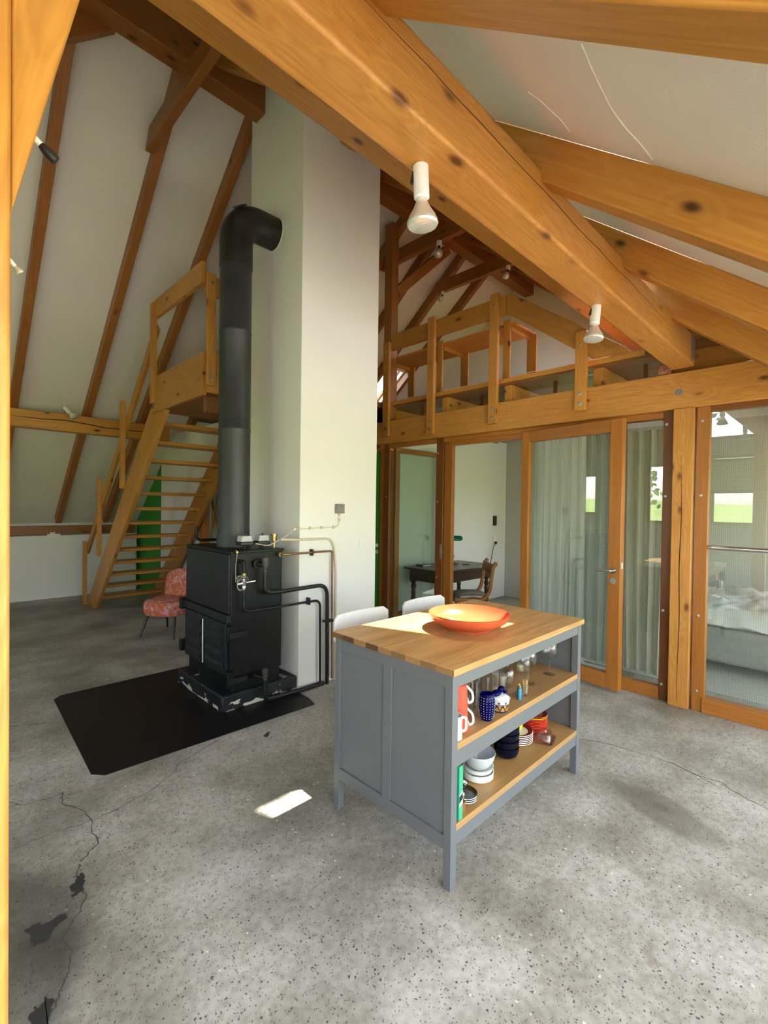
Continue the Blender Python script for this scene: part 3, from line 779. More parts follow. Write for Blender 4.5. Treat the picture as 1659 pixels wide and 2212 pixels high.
leaf_piece('stile', 0, 0.085, -0.03, 0.03, 0, LZ, FRAME, d1, D1)
leaf_piece('stile', leaf_w - 0.105, leaf_w, -0.03, 0.03, 0, LZ, FRAME, d1, D1)
leaf_piece('rail', 0.085, leaf_w - 0.105, -0.028, 0.028, LZ - 0.105, LZ, FRAME, d1, D1)
leaf_piece('rail', 0.085, leaf_w - 0.105, -0.028, 0.028, 0, 0.125, FRAME, d1, D1)
bm = bmesh.new(); box(bm, 0.08, leaf_w - 0.10, -0.004, 0.002, 0.12, LZ - 0.10, D1)
# keep the pane's own axes for the wire grid
pn = bmesh.new(); box(pn, -0.003, 0.003, 0.08, leaf_w - 0.10, 0.12, LZ - 0.10)
bm.free()
mk('pane', pn, PANE_WIRE, d1, M=Matrix.Translation((hx, hy, 0.03)) @ Matrix.Rotation(ang - PI / 2, 4, 'Z'))
# lever handle and lock rose (room side = -X side of the leaf)
rs = -1.0
def lp(u, t, z): return D1 @ V((u, t * rs, z))
bm = bmesh.new()
cyl(bm, lp(leaf_w - 0.055, 0.03, 1.0), lp(leaf_w - 0.055, 0.037, 1.0), 0.026)
tube(bm, fillet([lp(leaf_w - 0.055, 0.036, 1.0), lp(leaf_w - 0.055, 0.075, 1.0), lp(leaf_w - 0.185, 0.078, 0.994)], 0.025), 0.0095, 14)
mk('door_handle', bm, CHROME, d1)
bm = bmesh.new(); cyl(bm, lp(leaf_w - 0.055, 0.03, 0.915), lp(leaf_w - 0.055, 0.037, 0.915), 0.026)
cyl(bm, lp(leaf_w - 0.055, 0.037, 0.915), lp(leaf_w - 0.055, 0.043, 0.915), 0.011)
mk('lock_rose', bm, STEEL, d1)
bm = bmesh.new(); box(bm, leaf_w - 0.0005, leaf_w + 0.001, -0.012, 0.012, 1.02, 1.07, D1); mk('latch_plate', bm, WHITEP, d1)
# header over the doorways and mullion with strike plate
tr1 = struct(stile(None, 4.27, 4.335, 1.105, 4.40, 2.285, 2.3345, FRAME, 'trim_1'))
hd = struct(stile(None, 4.262, 4.332, 1.42, 3.26, 2.235, 2.29, FRAME, 'trim_2'))
mu = gwin(3, (4.3, 3.35, 0))
stile(mu, 4.265, 4.335, 3.345, 3.445, 0, 2.335, FRAME_D)
stile(mu, 4.285, 4.345, 3.235, 3.34, 0, 2.335, FRAME)
for z in (2.16, 1.60, 0.72): bolt(mu, (4.264, 3.42, z), (-1, 0, 0), 0.010, STEEL, 'screw_cap')
mk('strike_plate', B(4.263, 4.2655, 3.355, 3.378, 0.93, 1.11), STEEL, mu, bevel=0.001)
# door_2: glazed leaf opened square into the study
d2 = struct(bpy.data.objects.new('door_2', None)); COL.objects.link(d2); d2.matrix_basis = Matrix.Translation((4.35, 4.2, 0.03))
stile(d2, 4.345, 4.425, 4.175, 4.225, 0.03, 2.30, FRAME, 'stile'); stile(d2, 5.22, 5.30, 4.175, 4.225, 0.03, 2.30, FRAME, 'stile')
stile(d2, 4.425, 5.22, 4.177, 4.223, 2.235, 2.30, FRAME, 'rail'); stile(d2, 4.425, 5.22, 4.177, 4.223, 0.03, 0.15, FRAME, 'rail')
mk('pane', B(4.42, 5.225, 4.198, 4.203, 0.145, 2.24), PANE, d2)
jb = struct(bpy.data.objects.new('window_4', None)); COL.objects.link(jb); jb.matrix_basis = Matrix.Translation((4.3, 4.3, 0))
stile(jb, 4.27, 4.34, 4.225, 4.315, 0, 2.335, FRAME_D); stile(jb, 4.28, 4.345, 4.32, 4.40, 0, 2.335, FRAME)
stile(jb, 4.28, 4.345, 4.215, 4.46, 2.255, 2.30, FRAME)
for z in (2.20, 1.66, 0.72): bolt(jb, (4.269, 4.27, z), (-1, 0, 0), 0.010, STEEL, 'screw_cap')
# door_3: green door behind the chimney
d3 = struct(bpy.data.objects.new('door_3', None)); COL.objects.link(d3); d3.matrix_basis = Matrix.Translation((4.32, 4.46, 0))
mk('door_leaf', B(4.295, 4.335, 4.405, 5.25, 0.01, 2.25), GREEN, d3, bevel=0.003)
bm = bmesh.new(); cyl(bm, (4.295, 4.455, 1.02), (4.288, 4.455, 1.02), 0.024); tube(bm, fillet([(4.29, 4.455, 1.02), (4.25, 4.455, 1.02), (4.248, 4.57, 1.02)], 0.02), 0.009, 12)
mk('door_handle', bm, WHITEP, d3)
bm = bmesh.new(); lathe(bm, [(0.012, 0), (0.025, 0), (0.025, 0.007), (0.012, 0.007)], (4.295, 4.455, 0.935), 20, (-1, 0, 0), close=True); mk('key_rose', bm, WHITEP, d3)
# framed window in the partition, under the stair flight
pwn = struct(bpy.data.objects.new('window_13', None)); COL.objects.link(pwn); pwn.matrix_basis = Matrix.Translation((2.8, 5.98, 0.85))
for (a, b, c_, d) in ((6.33, 6.44, 0.83, 1.90), (5.53, 5.62, 0.83, 1.90), (5.62, 6.33, 1.80, 1.90), (5.62, 6.33, 0.83, 0.92)):
    stile(pwn, 2.76, 2.86, a, b, c_, d, FRAME)
mk('pane', B(2.84, 2.845, 5.62, 6.33, 0.92, 1.80), PANE, pwn)
for (ya, za, yb, zb) in ((6.30, 1.72, 6.02, 1.18), (6.28, 1.02, 6.16, 1.44), (6.05, 1.70, 6.2, 1.2)):
    bm = bmesh.new(); tube(bm, fillet([(2.85, ya, za), (2.85, (ya + yb) / 2 + 0.03, (za + zb) / 2), (2.85, yb, zb)], 0.1), 0.012, 8); mk('glazing_bar', bm, FRAME, pwn)
# joist ends and glazing between the head beam and the loft floor
for y, l in ((4.28, 'joist end beside the chimney, under the loft floor'), (3.34, 'joist end right of the second railing post'), (2.53, 'joist end right of the tall railing post'), (1.63, 'joist end right of the last railing post, near the big purlin')):
    beam('joist', l, 'joist', (4.275, y, 2.71), (6.9, y, 2.71), 0.085, 0.178, PINE, side=(0, 1, 0), group='joists under the loft floor')
for n, (a, b) in enumerate(((3.385, 4.235), (2.575, 3.295), (1.675, 2.485), (0.95, 1.585))):
    g = gwin(14 + n, (4.47, (a + b) / 2, 2.62))
    mk('pane', B(4.465, 4.47, a, b, 2.622, 2.798), PANE, g)
    stile(g, 4.45, 4.48, (a + b) / 2 + 0.02, (a + b) / 2 + 0.05, 2.622, 2.798, FRAME_D)
# ------------------------------------------------------------------ loft railing
rail = thing('loft_railing', 'loft railing of bolted boards over the glass doors, kinked down at right', 'railing', (4.22, 3.0, 2.4))
PX0, PX1 = 4.162, 4.207
for y, z0, z1 in ((4.20, 2.42, 3.60), (3.475, 2.38, 3.72), (2.645, 2.40, 3.73), (1.745, 2.415, 3.12)):
    p = stile(rail, PX0, PX1, y - 0.05, y + 0.05, z0, z1, PINE, 'railing_post')
    for z in ((z0 + 0.06), (z0 + 0.15)): bolt(p, (PX0 - 0.001, y, z), (-1, 0, 0), 0.019)
    bolt(p, (PX0 - 0.001, y, z1 - 0.12), (-1, 0, 0), 0.013)
timber('handrail', (4.233, 4.158, 3.60), (4.233, 2.532, 3.60), 0.05, 0.19, PINE, rail, (1, 0, 0), 0.004)
Mh, _l = frame_M((4.233, 2.5, 3.6), (4.233, 1.22, 2.67), (1, 0, 0))
bm = bmesh.new(); prism(bm, [(4.21, 2.475, 3.695), (4.21, 1.368, 2.895), (4.21, 1.368, 2.87), (4.21, 1.66, 2.87), (4.21, 2.475, 3.475), (4.21, 2.53, 3.505), (4.21, 2.53, 3.695)], (0.046, 0, 0))
for v in bm.verts: v.co = Mh.inverted() @ v.co
mk('handrail', bm, PINE, rail, bevel=0.004, M=Mh)
tag(mk('packing_block', B(4.19, 4.25, 1.05, 1.13, 2.621, 2.70), plain('strand_board', (0.30, 0.11, 0.06), 0.8, noise=0.5, nscale=60), bevel=0.002), 'reddish strand board packing block under the end of the big purlin', 'block')
edge = beam('edge_board', 'thin edge board along the front of the loft floor', 'board', (4.262, 4.30, 2.845), (4.262, 1.25, 2.845), 0.02, 0.045, PINE, side=(1, 0, 0), bevel=0.002)
bm = bmesh.new()
for (a, b) in ((4.1, 3.55), (3.4, 2.75), (2.5, 1.85)):
    pts = [(4.262 + random.uniform(-.006, .006), a + (b - a) * k / 10, 2.8715 + random.uniform(0, .012)) for k in range(11)]
    tube(bm, pts, 0.0035, 6)
mk('torn_underlay', bm, CREAM, edge)
# long open shelf bench in the loft
sb = thing('shelf_bench', 'long plank shelf on three open frames standing in the loft', 'shelf', (4.5, 3.4, 2.865))
stile(sb, 4.35, 4.80, 2.50, 4.35, 3.435, 3.465, PINE, 'shelf_board')
for y in (4.34, 3.46, 2.57):
    f = stile(sb, 4.345, 4.37, y - 0.012, y + 0.07, 2.865, 3.50, PINE, 'upright')
    stile(sb, 4.74, 4.765, y - 0.10, y + 0.012, 2.865, 3.435, PINE, 'upright')
    stile(sb, 4.37, 4.80, y - 0.025, y + 0.0, 3.385, 3.435, PINE, 'bearer')
# ------------------------------------------------------------------ stair to the loft
st = thing('staircase', 'open wooden stair with slanted handrail leading up behind the stove', 'stairs', (2.25, 8.0, 0))
def zs(y): return 0.95 * (8.15 - y)
for x in (1.78, 2.68):
    P0 = V((x + 0.02, 7.90, 0.0)); P1 = V((x + 0.02, 5.22, 2.546))
    M, ln = frame_M(P0, P1, (1, 0, 0))
    bm = bmesh.new()
    pts = [(x, 8.15, 0), (x, 5.45, zs(5.45)), (x, 5.02, 2.56), (x, 4.99, 2.50), (x, 7.66, 0)]
    prism(bm, pts, (0.045, 0, 0))
    for v in bm.verts: v.co = M.inverted() @ v.co
    mk('stringer', bm, PINE, st, bevel=0.004, M=M)
for k in range(1, 14):
    z = 0.186 * k
    yb = 8.15 - z / 0.95
    stile(st, 1.825, 2.68, yb - 0.36, yb - 0.12, z - 0.04, z, PINE, 'tread')
for y, z0, z1 in ((8.17, 0.0, 0.95), (7.38, 0.80, 1.87), (6.345, 1.71, 2.78), (5.29, 2.60, 3.66)):
    stile(st, 1.735, 1.78, y - 0.045, y + 0.045, z0, z1, PINE, 'newel_post')
timber('handrail', (1.80, 8.19, 0.80), (1.80, 5.30, 3.425), 0.04, 0.11, PINE, st, (1, 0, 0), 0.004)
stile(st, 1.76, 1.80, 4.10, 5.27, 3.50, 3.69, PINE, 'handrail')
stile(st, 1.765, 1.80, 4.07, 5.30, 2.505, 2.885, PINE, 'skirt_board')
stile(st, 1.80, 2.21, 4.06, 4.10, 2.53, 2.90, PINE, 'skirt_board')
stile(st, 1.80, 2.21, 4.10, 4.14, 3.41, 3.585, PINE, 'handrail')
stile(st, 1.80, 2.21, 4.08, 4.14, 2.36, 2.50, FRAME_D, 'landing_joist')
stile(st, 1.80, 2.92, 4.14, 5.20, 2.50, 2.56, FRAME_D, 'landing_board')
po = stile(st, 1.785, 1.865, 4.03, 4.06, 2.585, 3.575, PINE, 'landing_post')
for z in (2.64, 2.70, 3.49): bolt(po, (1.825, 4.029, z), (0, -1, 0), 0.016)
DGREYP = plain('dark_grey_plastic', (0.055, 0.052, 0.045), 0.45)
# ------------------------------------------------------------------ boiler on its plinth
mt = bmesh.new()
prism(mt, [(0.74, 2.955, 0), (2.165, 2.915, 0), (2.20, 3.05, 0), (2.20, 4.42, 0), (0.79, 4.42, 0), (0.735, 4.36, 0), (0.685, 3.02, 0)], (0, 0, 0.004))
tag(mk('hearth_plate', mt, plain('black_floor_plate', (0.0058, 0.0058, 0.0062), 0.5, 0, 0.28, noise=0.3, nscale=3), smooth=False), 'black sheet floor plate with clipped corners under the wood boiler', 'floor plate')
def plinth_mat():
    m, nt, out = new_mat('plinth_paint')
    tc = nt.nodes.new('ShaderNodeTexCoord'); co = tc.outputs['Object']
    n = N(nt, 'ShaderNodeTexNoise'); n.inputs['Scale'].default_value = 7; n.inputs['Detail'].default_value = 6; L(nt, co, n.inputs['Vector'])
    b = ramp(nt, n.outputs['Fac'], [(0.35, (0.005, 0.006, 0.0075)), (0.7, (0.018, 0.022, 0.027))])
    # chipped paint along the lower edge
    sx = nt.nodes.new('ShaderNodeSeparateXYZ'); L(nt, co, sx.inputs[0])
    mp = nt.nodes.new('ShaderNodeMapping'); mp.inputs['Scale'].default_value = (9, 9, 22); L(nt, co, mp.inputs['Vector'])
    n2 = N(nt, 'ShaderNodeTexNoise'); n2.inputs['Scale'].default_value = 1.0; n2.inputs['Detail'].default_value = 4; L(nt, mp.outputs[0], n2.inputs['Vector'])
    hz = N(nt, 'ShaderNodeMapRange'); hz.inputs['From Min'].default_value = 0.0; hz.inputs['From Max'].default_value = 0.085; hz.inputs['To Min'].default_value = 0.17; hz.inputs['To Max'].default_value = -0.06
    L(nt, sx.outputs['Z'], hz.inputs['Value'])
    ad = N(nt, 'ShaderNodeMath', operation='ADD'); L(nt, n2.outputs['Fac'], ad.inputs[0]); L(nt, hz.outputs[0], ad.inputs[1])
    mk_ = ramp(nt, ad.outputs[0], [(0.62, (0, 0, 0)), (0.64, (1, 1, 1))])
    c = mixc(nt, mk_.outputs[0], b.outputs[0], (0.55, 0.52, 0.45))
    principled(nt, out, c, 0.55, spec=0.4)
    return m
pl = tag(mk('plinth', B(1.565, 2.22, 3.235, 4.07, 0.004, 0.125), plinth_mat(), bevel=0.012), 'chipped black masonry plinth under the wood boiler', 'plinth')
bo = thing('wood_boiler', 'tall black steel wood boiler with double iron door and a thick flue pipe', 'boiler', (1.85, 3.65, 0.125))
mk('body', B(1.635, 2.075, 3.255, 4.055, 0.24, 1.175), BLACK, bo, bevel=0.006)
mk('base_skirt', B(1.65, 2.07, 3.275, 4.04, 0.125, 0.245), BLACK, bo, bevel=0.004)
mk('top_plate', B(1.625, 2.085, 3.245, 4.065, 1.17, 1.19), BLACK, bo, bevel=0.004)
mk('front_panel', B(1.622, 1.637, 3.265, 4.045, 0.72, 1.165), IRON, bo, bevel=0.003)
mk('cross_bar', B(1.605, 1.64, 3.25, 4.06, 0.655, 0.715), IRON, bo, bevel=0.003)
for (a, b) in ((3.285, 3.655), (3.665, 4.035)):
    d = mk('door', B(1.612, 1.637, a, b, 0.255, 0.645), IRON, bo, bevel=0.004)
    for k in range(4):
        z = 0.285 + k * 0.09
        bm = bmesh.new(); prism(bm, [(1.612, a + 0.04, z), (1.596, a + 0.04, z + 0.012), (1.596, a + 0.04, z + 0.035), (1.612, a + 0.04, z + 0.055)], (0, b - a - 0.08, 0)); mk('door_louvre', bm, IRON, d)
bm = bmesh.new(); tube(bm, [(1.604, 3.66, 0.27), (1.602, 3.66, 0.62)], 0.007, 8); mk('door_rod', bm, STEEL, bo)
for z in (0.68, 0.32):
    mk('hinge', B(1.585, 1.65, 4.05, 4.10, z - 0.045, z + 0.05), BLACK, bo, bevel=0.004)
for z in (0.58, 0.24):
    h = mk('latch', B(1.60, 1.66, 3.225, 3.262, z - 0.055, z + 0.055), BLACK, bo, bevel=0.004)
    mk('latch_arm', B(1.615, 1.76, 3.222, 3.234, z - 0.035, z + 0.005), IRON, h, bevel=0.002)
bm = bmesh.new(); tube(bm, fillet([(1.69, 4.0, 1.345), (1.69, 4.0, 1.225), (1.86, 3.98, 1.225)], 0.05), 0.013, 12); mk('damper_handle', bm, BLACK, bo)
# flue
fl_ = thing('flue_pipe', 'thick dark-grey stove pipe rising from the boiler and elbowed into the chimney', 'stove pipe', (1.86, 3.66, 1.19))
FX, FY, FR = 1.862, 3.665, 0.128
bm = bmesh.new(); lathe(bm, [(0, 1.19), (0.137, 1.19), (0.137, 1.27), (FR + 0.002, 1.29), (FR + 0.002, 1.33), (0, 1.33)], (FX, FY, 0), 48); mk('flue_collar', bm, PIPE, fl_)
bm = bmesh.new(); lathe(bm, [(FR, 1.32), (FR, 2.145), (FR + 0.003, 2.15), (FR + 0.003, 2.165), (FR, 2.17), (FR, 2.95), (FR + 0.003, 2.955), (FR + 0.003, 2.975), (FR, 2.98), (FR, 3.62)], (FX, FY, 0), 48); mk('flue_tube', bm, PIPE, fl_)
bm = bmesh.new()
lathe(bm, [(FR + 0.006, 3.50), (FR + 0.006, 3.70)], (FX, FY, 0), 48)
pts = []
zc = 3.93
for k in range(13):
    a = PI / 2 * k / 12
    r_ = 0.20
    pts.append((FX + r_ - r_ * math.cos(a), FY, zc - r_ + r_ * math.sin(a)))
pts = [(FX, FY, 3.66)] + pts + [(2.224, FY, zc)]
tube(bm, pts, FR + 0.006, 48, caps=False)
mk('flue_elbow', bm, PIPE_H, fl_)
bm = bmesh.new(); lathe(bm, [(FR + 0.008, 0), (FR + 0.02, 0), (FR + 0.02, 0.006), (FR + 0.008, 0.006)], (2.216, FY, zc), 48, (1, 0, 0), close=True); mk('wall_ring', bm, WHITEP, fl_)
bm = bmesh.new(); lathe(bm, [(0, 0.0), (0.06, 0.0), (0.06, 0.008), (0, 0.008)], (FX + 0.02, FY - 0.02, zc + 0.082), 24, (-0.6, -0.2, 1)); mk('soot_door', bm, PIPE, fl_)
# actuators and fittings on the boiler top
def actuator(x, y, label):
    t = thing('valve_actuator', label, 'actuator', (x, y, 1.19), 'valve actuators on the boiler')
    bm = bmesh.new(); cyl(bm, (x, y, 1.19), (x, y, 1.225), 0.014); mk('spindle', bm, BLACK, t)
    mk('base', B(x - 0.055, x + 0.055, y - 0.045, y + 0.045, 1.222, 1.250), BLKP, t, bevel=0.006)
    bm = bmesh.new(); prism(bm, [(x - 0.048, y - 0.038, 1.250), (x + 0.048, y - 0.038, 1.250), (x + 0.04, y - 0.038, 1.295), (x - 0.04, y - 0.038, 1.295)], (0, 0.076, 0)); mk('cover', bm, LGREYP, t, bevel=0.004)
    bm = bmesh.new(); cyl(bm, (x + 0.01, y, 1.295), (x + 0.01, y, 1.312), 0.01); mk('knob', bm, BLKP, t)
actuator(1.80, 3.36, 'grey valve actuator at the boiler edge, nearer to the coiled capillary')
actuator(1.955, 3.37, 'grey valve actuator next to the brass vent on the boiler top')
bv = thing('air_vent', 'brass air vent at the right end of the boiler top', 'valve', (2.045, 3.33, 1.19))
bm = bmesh.new(); lathe(bm, [(0, 0), (0.010, 0), (0.010, 0.05), (0.022, 0.055), (0.022, 0.10), (0.025, 0.10), (0.025, 0.115), (0, 0.115)], (2.045, 3.33, 1.19), 20); mk('vent_body', bm, BRASS, bv)
th = thing('thermometer_rod', 'thin rod standing on the boiler in front of the pipe', 'rod', (1.80, 3.345, 1.29))
bm = bmesh.new(); tube(bm, [(1.78, 3.345, 1.294), (1.78, 3.345, 1.47)], 0.002, 8); mk('rod', bm, DGREYP, th)
# capillary with safety valve and discharge pipe
sv = thing('safety_valve', 'chrome thermal safety valve with a coiled capillary on the boiler side', 'valve', (1.72, 3.22, 1.0))
bm = bmesh.new(); tube(bm, fillet([(1.69, 3.256, 1.115), (1.712, 3.205, 1.115), (1.712, 3.20, 1.02)], 0.02), 0.013, 12); mk('elbow', bm, BLACK, sv)
bm = bmesh.new(); lathe(bm, [(0, 0), (0.014, 0), (0.017, 0.008), (0.017, 0.03), (0.012, 0.04), (0.020, 0.055), (0.020, 0.085), (0.012, 0.09), (0.016, 0.10), (0.016, 0.125), (0, 0.125)], (1.712, 3.20, 0.90), 16); mk('valve_body', bm, CHROME, sv)
bm = bmesh.new(); lathe(bm, [(0, -0.05), (0.016, -0.05), (0.018, -0.02), (0.011, 0.0), (0.011, 0.05), (0.013, 0.06), (0.011, 0.085), (0, 0.088)], (1.712, 3.20, 0.955), 14, (1, -0.25, 0.12)); mk('valve_stem', bm, CHROME, sv)
bm = bmesh.new(); lathe(bm, [(0.017, 0), (0.020, 0.004), (0.020, 0.022), (0.017, 0.026), (0, 0.026)], (1.712, 3.20, 1.005), 12); mk('brass_nut', bm, BRASS, sv)
pts = [(1.665, 3.235, 1.20), (1.668, 3.222, 1.17), (1.652, 3.215, 1.08), (1.652, 3.213, 0.98)]
for k in range(0, 56):
    a = PI + 2 * PI * k / 16; e = 1 + 0.15 * math.sin(k * 0.7)
    pts.append((1.682 + 0.034 * e * math.cos(a) + 0.0006 * k * 0.3, 3.205 - 0.0003 * k, 0.962 - 0.05 * e * math.sin(a) * 0.95 - 0.0003 * k))
pts += [(1.70, 3.19, 0.995), (1.735, 3.195, 1.0), (1.745, 3.195, 0.965)]
bm = bmesh.new(); tube(bm, fillet(pts, 0.01, 2), 0.0032, 6); mk('capillary', bm, GREYP, sv)
bm = bmesh.new(); cyl(bm, (1.664, 3.245, 1.185), (1.664, 3.215, 1.185), 0.009); mk('capillary_gland', bm, BRASS, sv)
dp = thing('discharge_pipe', 'thin black pipe from the safety valve along the chimney down to the floor', 'pipe', (1.712, 3.2, 0.9))
bm = bmesh.new(); tube(bm, fillet([(1.712, 3.20, 0.905), (1.712, 3.20, 0.74), (1.80, 3.195, 0.735), (2.415, 3.195, 0.735), (2.425, 3.195, 0.0)], 0.06, 8), 0.010, 12); mk('tube', bm, BPIPE, dp)
for (x, z) in ((2.30, 0.74),): mk('pipe_clip', B(x - 0.009, x + 0.009, 3.182, 3.225, z - 0.03, z + 0.03), BPIPE, dp, bevel=0.004)
hp = thing('heating_pipe', 'thick black heating pipe looping from the boiler side across the white wall', 'pipe', (1.88, 3.2, 1.0))
bm = bmesh.new(); cyl(bm, (1.835, 3.256, 1.085), (1.835, 3.225, 1.085), 0.032); cyl(bm, (1.835, 3.23, 1.085), (1.868, 3.19, 1.078), 0.018)
mk('stub', bm, BLACK, hp)
bm = bmesh.new(); lathe(bm, [(0, 0), (0.016, 0), (0.018, 0.02), (0.013, 0.025), (0.018, 0.04), (0.026, 0.06), (0.026, 0.115), (0, 0.118)], (1.88, 3.185, 1.02), 16); mk('balancing_valve', bm, DGREYP, hp)
bm = bmesh.new(); tube(bm, fillet([(1.88, 3.185, 1.03), (1.88, 3.185, 0.862), (2.0, 3.185, 0.855), (2.485, 3.19, 0.862), (2.495, 3.19, 0.0)], 0.10, 10), 0.0165, 14); mk('tube', bm, BPIPE, hp)
mk('pipe_clip', B(2.46, 2.56, 3.165, 3.225, 0.535, 0.55), BPIPE, hp, bevel=0.004)
lp_ = thing('return_pipe', 'black return pipe bent along the floor in front of the plinth', 'pipe', (1.86, 3.2, 0.2))
bm = bmesh.new(); cyl(bm, (1.83, 3.275, 0.225), (1.83, 3.235, 0.225), 0.026); cyl(bm, (1.83, 3.24, 0.225), (1.878, 3.185, 0.205), 0.015); mk('stub', bm, BLACK, lp_)
bm = bmesh.new(); lathe(bm, [(0, 0), (0.016, 0), (0.016, 0.03), (0.02, 0.035), (0.027, 0.10), (0.012, 0.108), (0, 0.108)], (1.885, 3.18, 0.175), 8); mk('valve_cap', bm, DGREYP, lp_)
bm = bmesh.new(); tube(bm, fillet([(1.885, 3.18, 0.19), (1.885, 3.18, 0.035), (2.02, 3.175, 0.030), (2.45, 3.185, 0.018)], 0.05, 8), 0.018, 14); mk('tube', bm, BPIPE, lp_)
cp = thing('copper_pipe', 'copper water pipe running along the white chimney breast and down', 'pipe', (2.3, 3.2, 1.14))
bm = bmesh.new(); tube(bm, fillet([(2.04, 3.245, 1.145), (2.04, 3.195, 1.145), (2.545, 3.20, 1.145), (2.555, 3.20, 0.03)], 0.02, 5), 0.0085, 12); mk('tube', bm, COPPER, cp)
bm = bmesh.new(); cyl(bm, (2.035, 3.255, 1.145), (2.035, 3.215, 1.145), 0.016); cyl(bm, (2.04, 3.195, 1.145), (2.10, 3.195, 1.145), 0.013); mk('compression_fitting', bm, BRASS, cp)
mk('pipe_clip', B(2.321, 2.339, 3.187, 3.225, 1.118, 1.172), BPIPE, cp, bevel=0.004)
cd = thing('cable_conduit', 'thick cream conduit bent along the white wall above the copper pipe', 'conduit', (2.25, 3.215, 1.25))
bm = bmesh.new(); tube(bm, fillet([(2.03, 3.21, 1.265), (2.225, 3.212, 1.255), (2.56, 3.212, 1.255), (2.60, 3.212, 0.98), (2.60, 3.212, 0.0)], 0.09, 8), 0.010, 10); mk('conduit', bm, CREAM, cd)
tc_ = thing('sensor_cable', 'thin cream cable in wall clips leading to the grey junction box', 'cable', (2.3, 3.21, 1.33))
bm = bmesh.new(); tube(bm, fillet([(1.86, 3.30, 1.235), (1.95, 3.26, 1.215), (2.02, 3.26, 1.245), (2.10, 3.205, 1.30), (2.16, 3.213, 1.345), (2.60, 3.214, 1.352), (2.628, 3.214, 1.38), (2.630, 3.214, 1.475)], 0.03, 5), 0.0035, 8); mk('cord', bm, CREAM, tc_)
for x, z in ((2.16, 1.345), (2.21, 1.346), (2.32, 1.348), (2.44, 1.35), (2.57, 1.352)): mk('cable_clip', B(x - 0.010, x + 0.010, 3.205, 3.226, z - 0.012, z + 0.012), CREAM, tc_, bevel=0.002)
for z in (1.415, 1.46): mk('cable_clip', B(2.620, 2.640, 3.205, 3.226, z - 0.009, z + 0.009), CREAM, tc_, bevel=0.002)
jx = thing('junction_box', 'small dark-grey junction box on the white chimney breast', 'junction box', (2.63, 3.22, 1.51))
mk('box_cover', B(2.588, 2.672, 3.19, 3.226, 1.472, 1.553), GREYP, jx, bevel=0.004)
lsw = thing('light_switch', 'white light switch plate on the chimney breast, right of the pipes', 'switch', (2.92, 3.22, 1.2))
mk('switch_plate', B(2.876, 2.964, 3.216, 3.226, 1.16, 1.245), WHITEP, lsw, bevel=0.003); mk('rocker', B(2.89, 2.95, 3.212, 3.217, 1.174, 1.231), WHITEP, lsw, bevel=0.002)
# scrap of card on the plinth
tag(mk('card_scrap', B(2.10, 2.14, 3.27, 3.36, 0.1255, 0.131), GREYP, bevel=0.001), 'small grey scrap lying on the plinth corner by the chimney', 'scrap')
BULB = plain('silvered_bulb', (0.86, 0.86, 0.84), 0.28, 0.55, 0.6, noise=0.02)
# ------------------------------------------------------------------ spot lamps
def lamp(loc, down, label, s=1.0, bulb='par', arm=None, group='clip-on spot lamps'):
    t = thing('spot_lamp', label, 'lamp', loc, group)
    d = V(down).normalized(); p = V(loc)
    if bulb == 'par':
        bm = bmesh.new(); lathe(bm, [(0, 0), (0.021 * s, 0), (0.025 * s, 0.004 * s), (0.025 * s, 0.10 * s), (0.020 * s, 0.105 * s), (0, 0.105 * s)], p, 24, d); mk('lamp_holder', bm, WHITEP, t)
        q = p + d * 0.105 * s
        bm = bmesh.new(); lathe(bm, [(0.015 * s, 0), (0.018 * s, 0.008 * s), (0.022 * s, 0.016 * s), (0.028 * s, 0.03 * s), (0.043 * s, 0.055 * s), (0.050 * s, 0.072 * s)], q, 32, d); mk('reflector_bulb', bm, BULB, t)
        bm = bmesh.new(); lathe(bm, [(0.050 * s, 0.072 * s), (0.0505 * s, 0.078 * s), (0.046 * s, 0.084 * s), (0.03 * s, 0.089 * s), (0, 0.091 * s)], q, 32, d); mk('lens', bm, LENS, t)
        sd = d.cross(V((0.7, 0.7, 0))).normalized() * -1
        bm = bmesh.new(); cyl(bm, p + d * 0.02 * s + sd * 0.022 * s, p + d * 0.055 * s + sd * 0.03 * s, 0.006 * s); mk('swivel', bm, BLKP, t)
    else:
        bm = bmesh.new(); cyl(bm, p, p + V((0, 0, -0.05 * s)), 0.028 * s); mk('ceiling_rose', bm, WHITEP, t)
        bm = bmesh.new(); cyl(bm, p + V((0, 0, -0.04 * s)), p + V((0, 0, -0.04 * s)) + d * 0.05 * s, 0.014 * s); mk('lamp_holder', bm, BLKP, t)
        q = p + V((0, 0, -0.04 * s)) + d * 0.09 * s
        bm = bmesh.new(); bmesh.ops.create_uvsphere(bm, u_segments=24, v_segments=14, radius=0.048 * s, matrix=Matrix.Translation(q)); mk('bulb', bm, LENS, t)
    return t
def lens_mat():
    m, nt, out = new_mat('lamp_glass')
    tc = nt.nodes.new('ShaderNodeTexCoord'); n = N(nt, 'ShaderNodeTexNoise'); n.inputs['Scale'].default_value = 120; L(nt, tc.outputs['Object'], n.inputs['Vector'])
    b = principled(nt, out, (0.62, 0.62, 0.56), 0.12, 0.35, 0.6, bump=n.outputs['Fac'], bump_str=0.2)
    return m
LENS = lens_mat()
lamp((1.135, 1.0, 2.634), (0.06, -0.015, -1), 'large reflector spot lamp hanging under the big purlin, centre of the picture')
lamp((2.575, 1.0, 2.634), (-0.12, 0.02, -1), 'reflector spot lamp under the purlin end, before the loft railing post')
lamp((1.27, 6.985, 2.72), (0.5, -0.45, -0.65), 'small spot lamp aimed down from the cracked purlin on the left roof', 0.95)
bl_ = thing('spot_lamp', 'thin white and black lamp poking out from behind the foreground brace', 'lamp', (0.12, 0.96, 2.14), 'clip-on spot lamps')
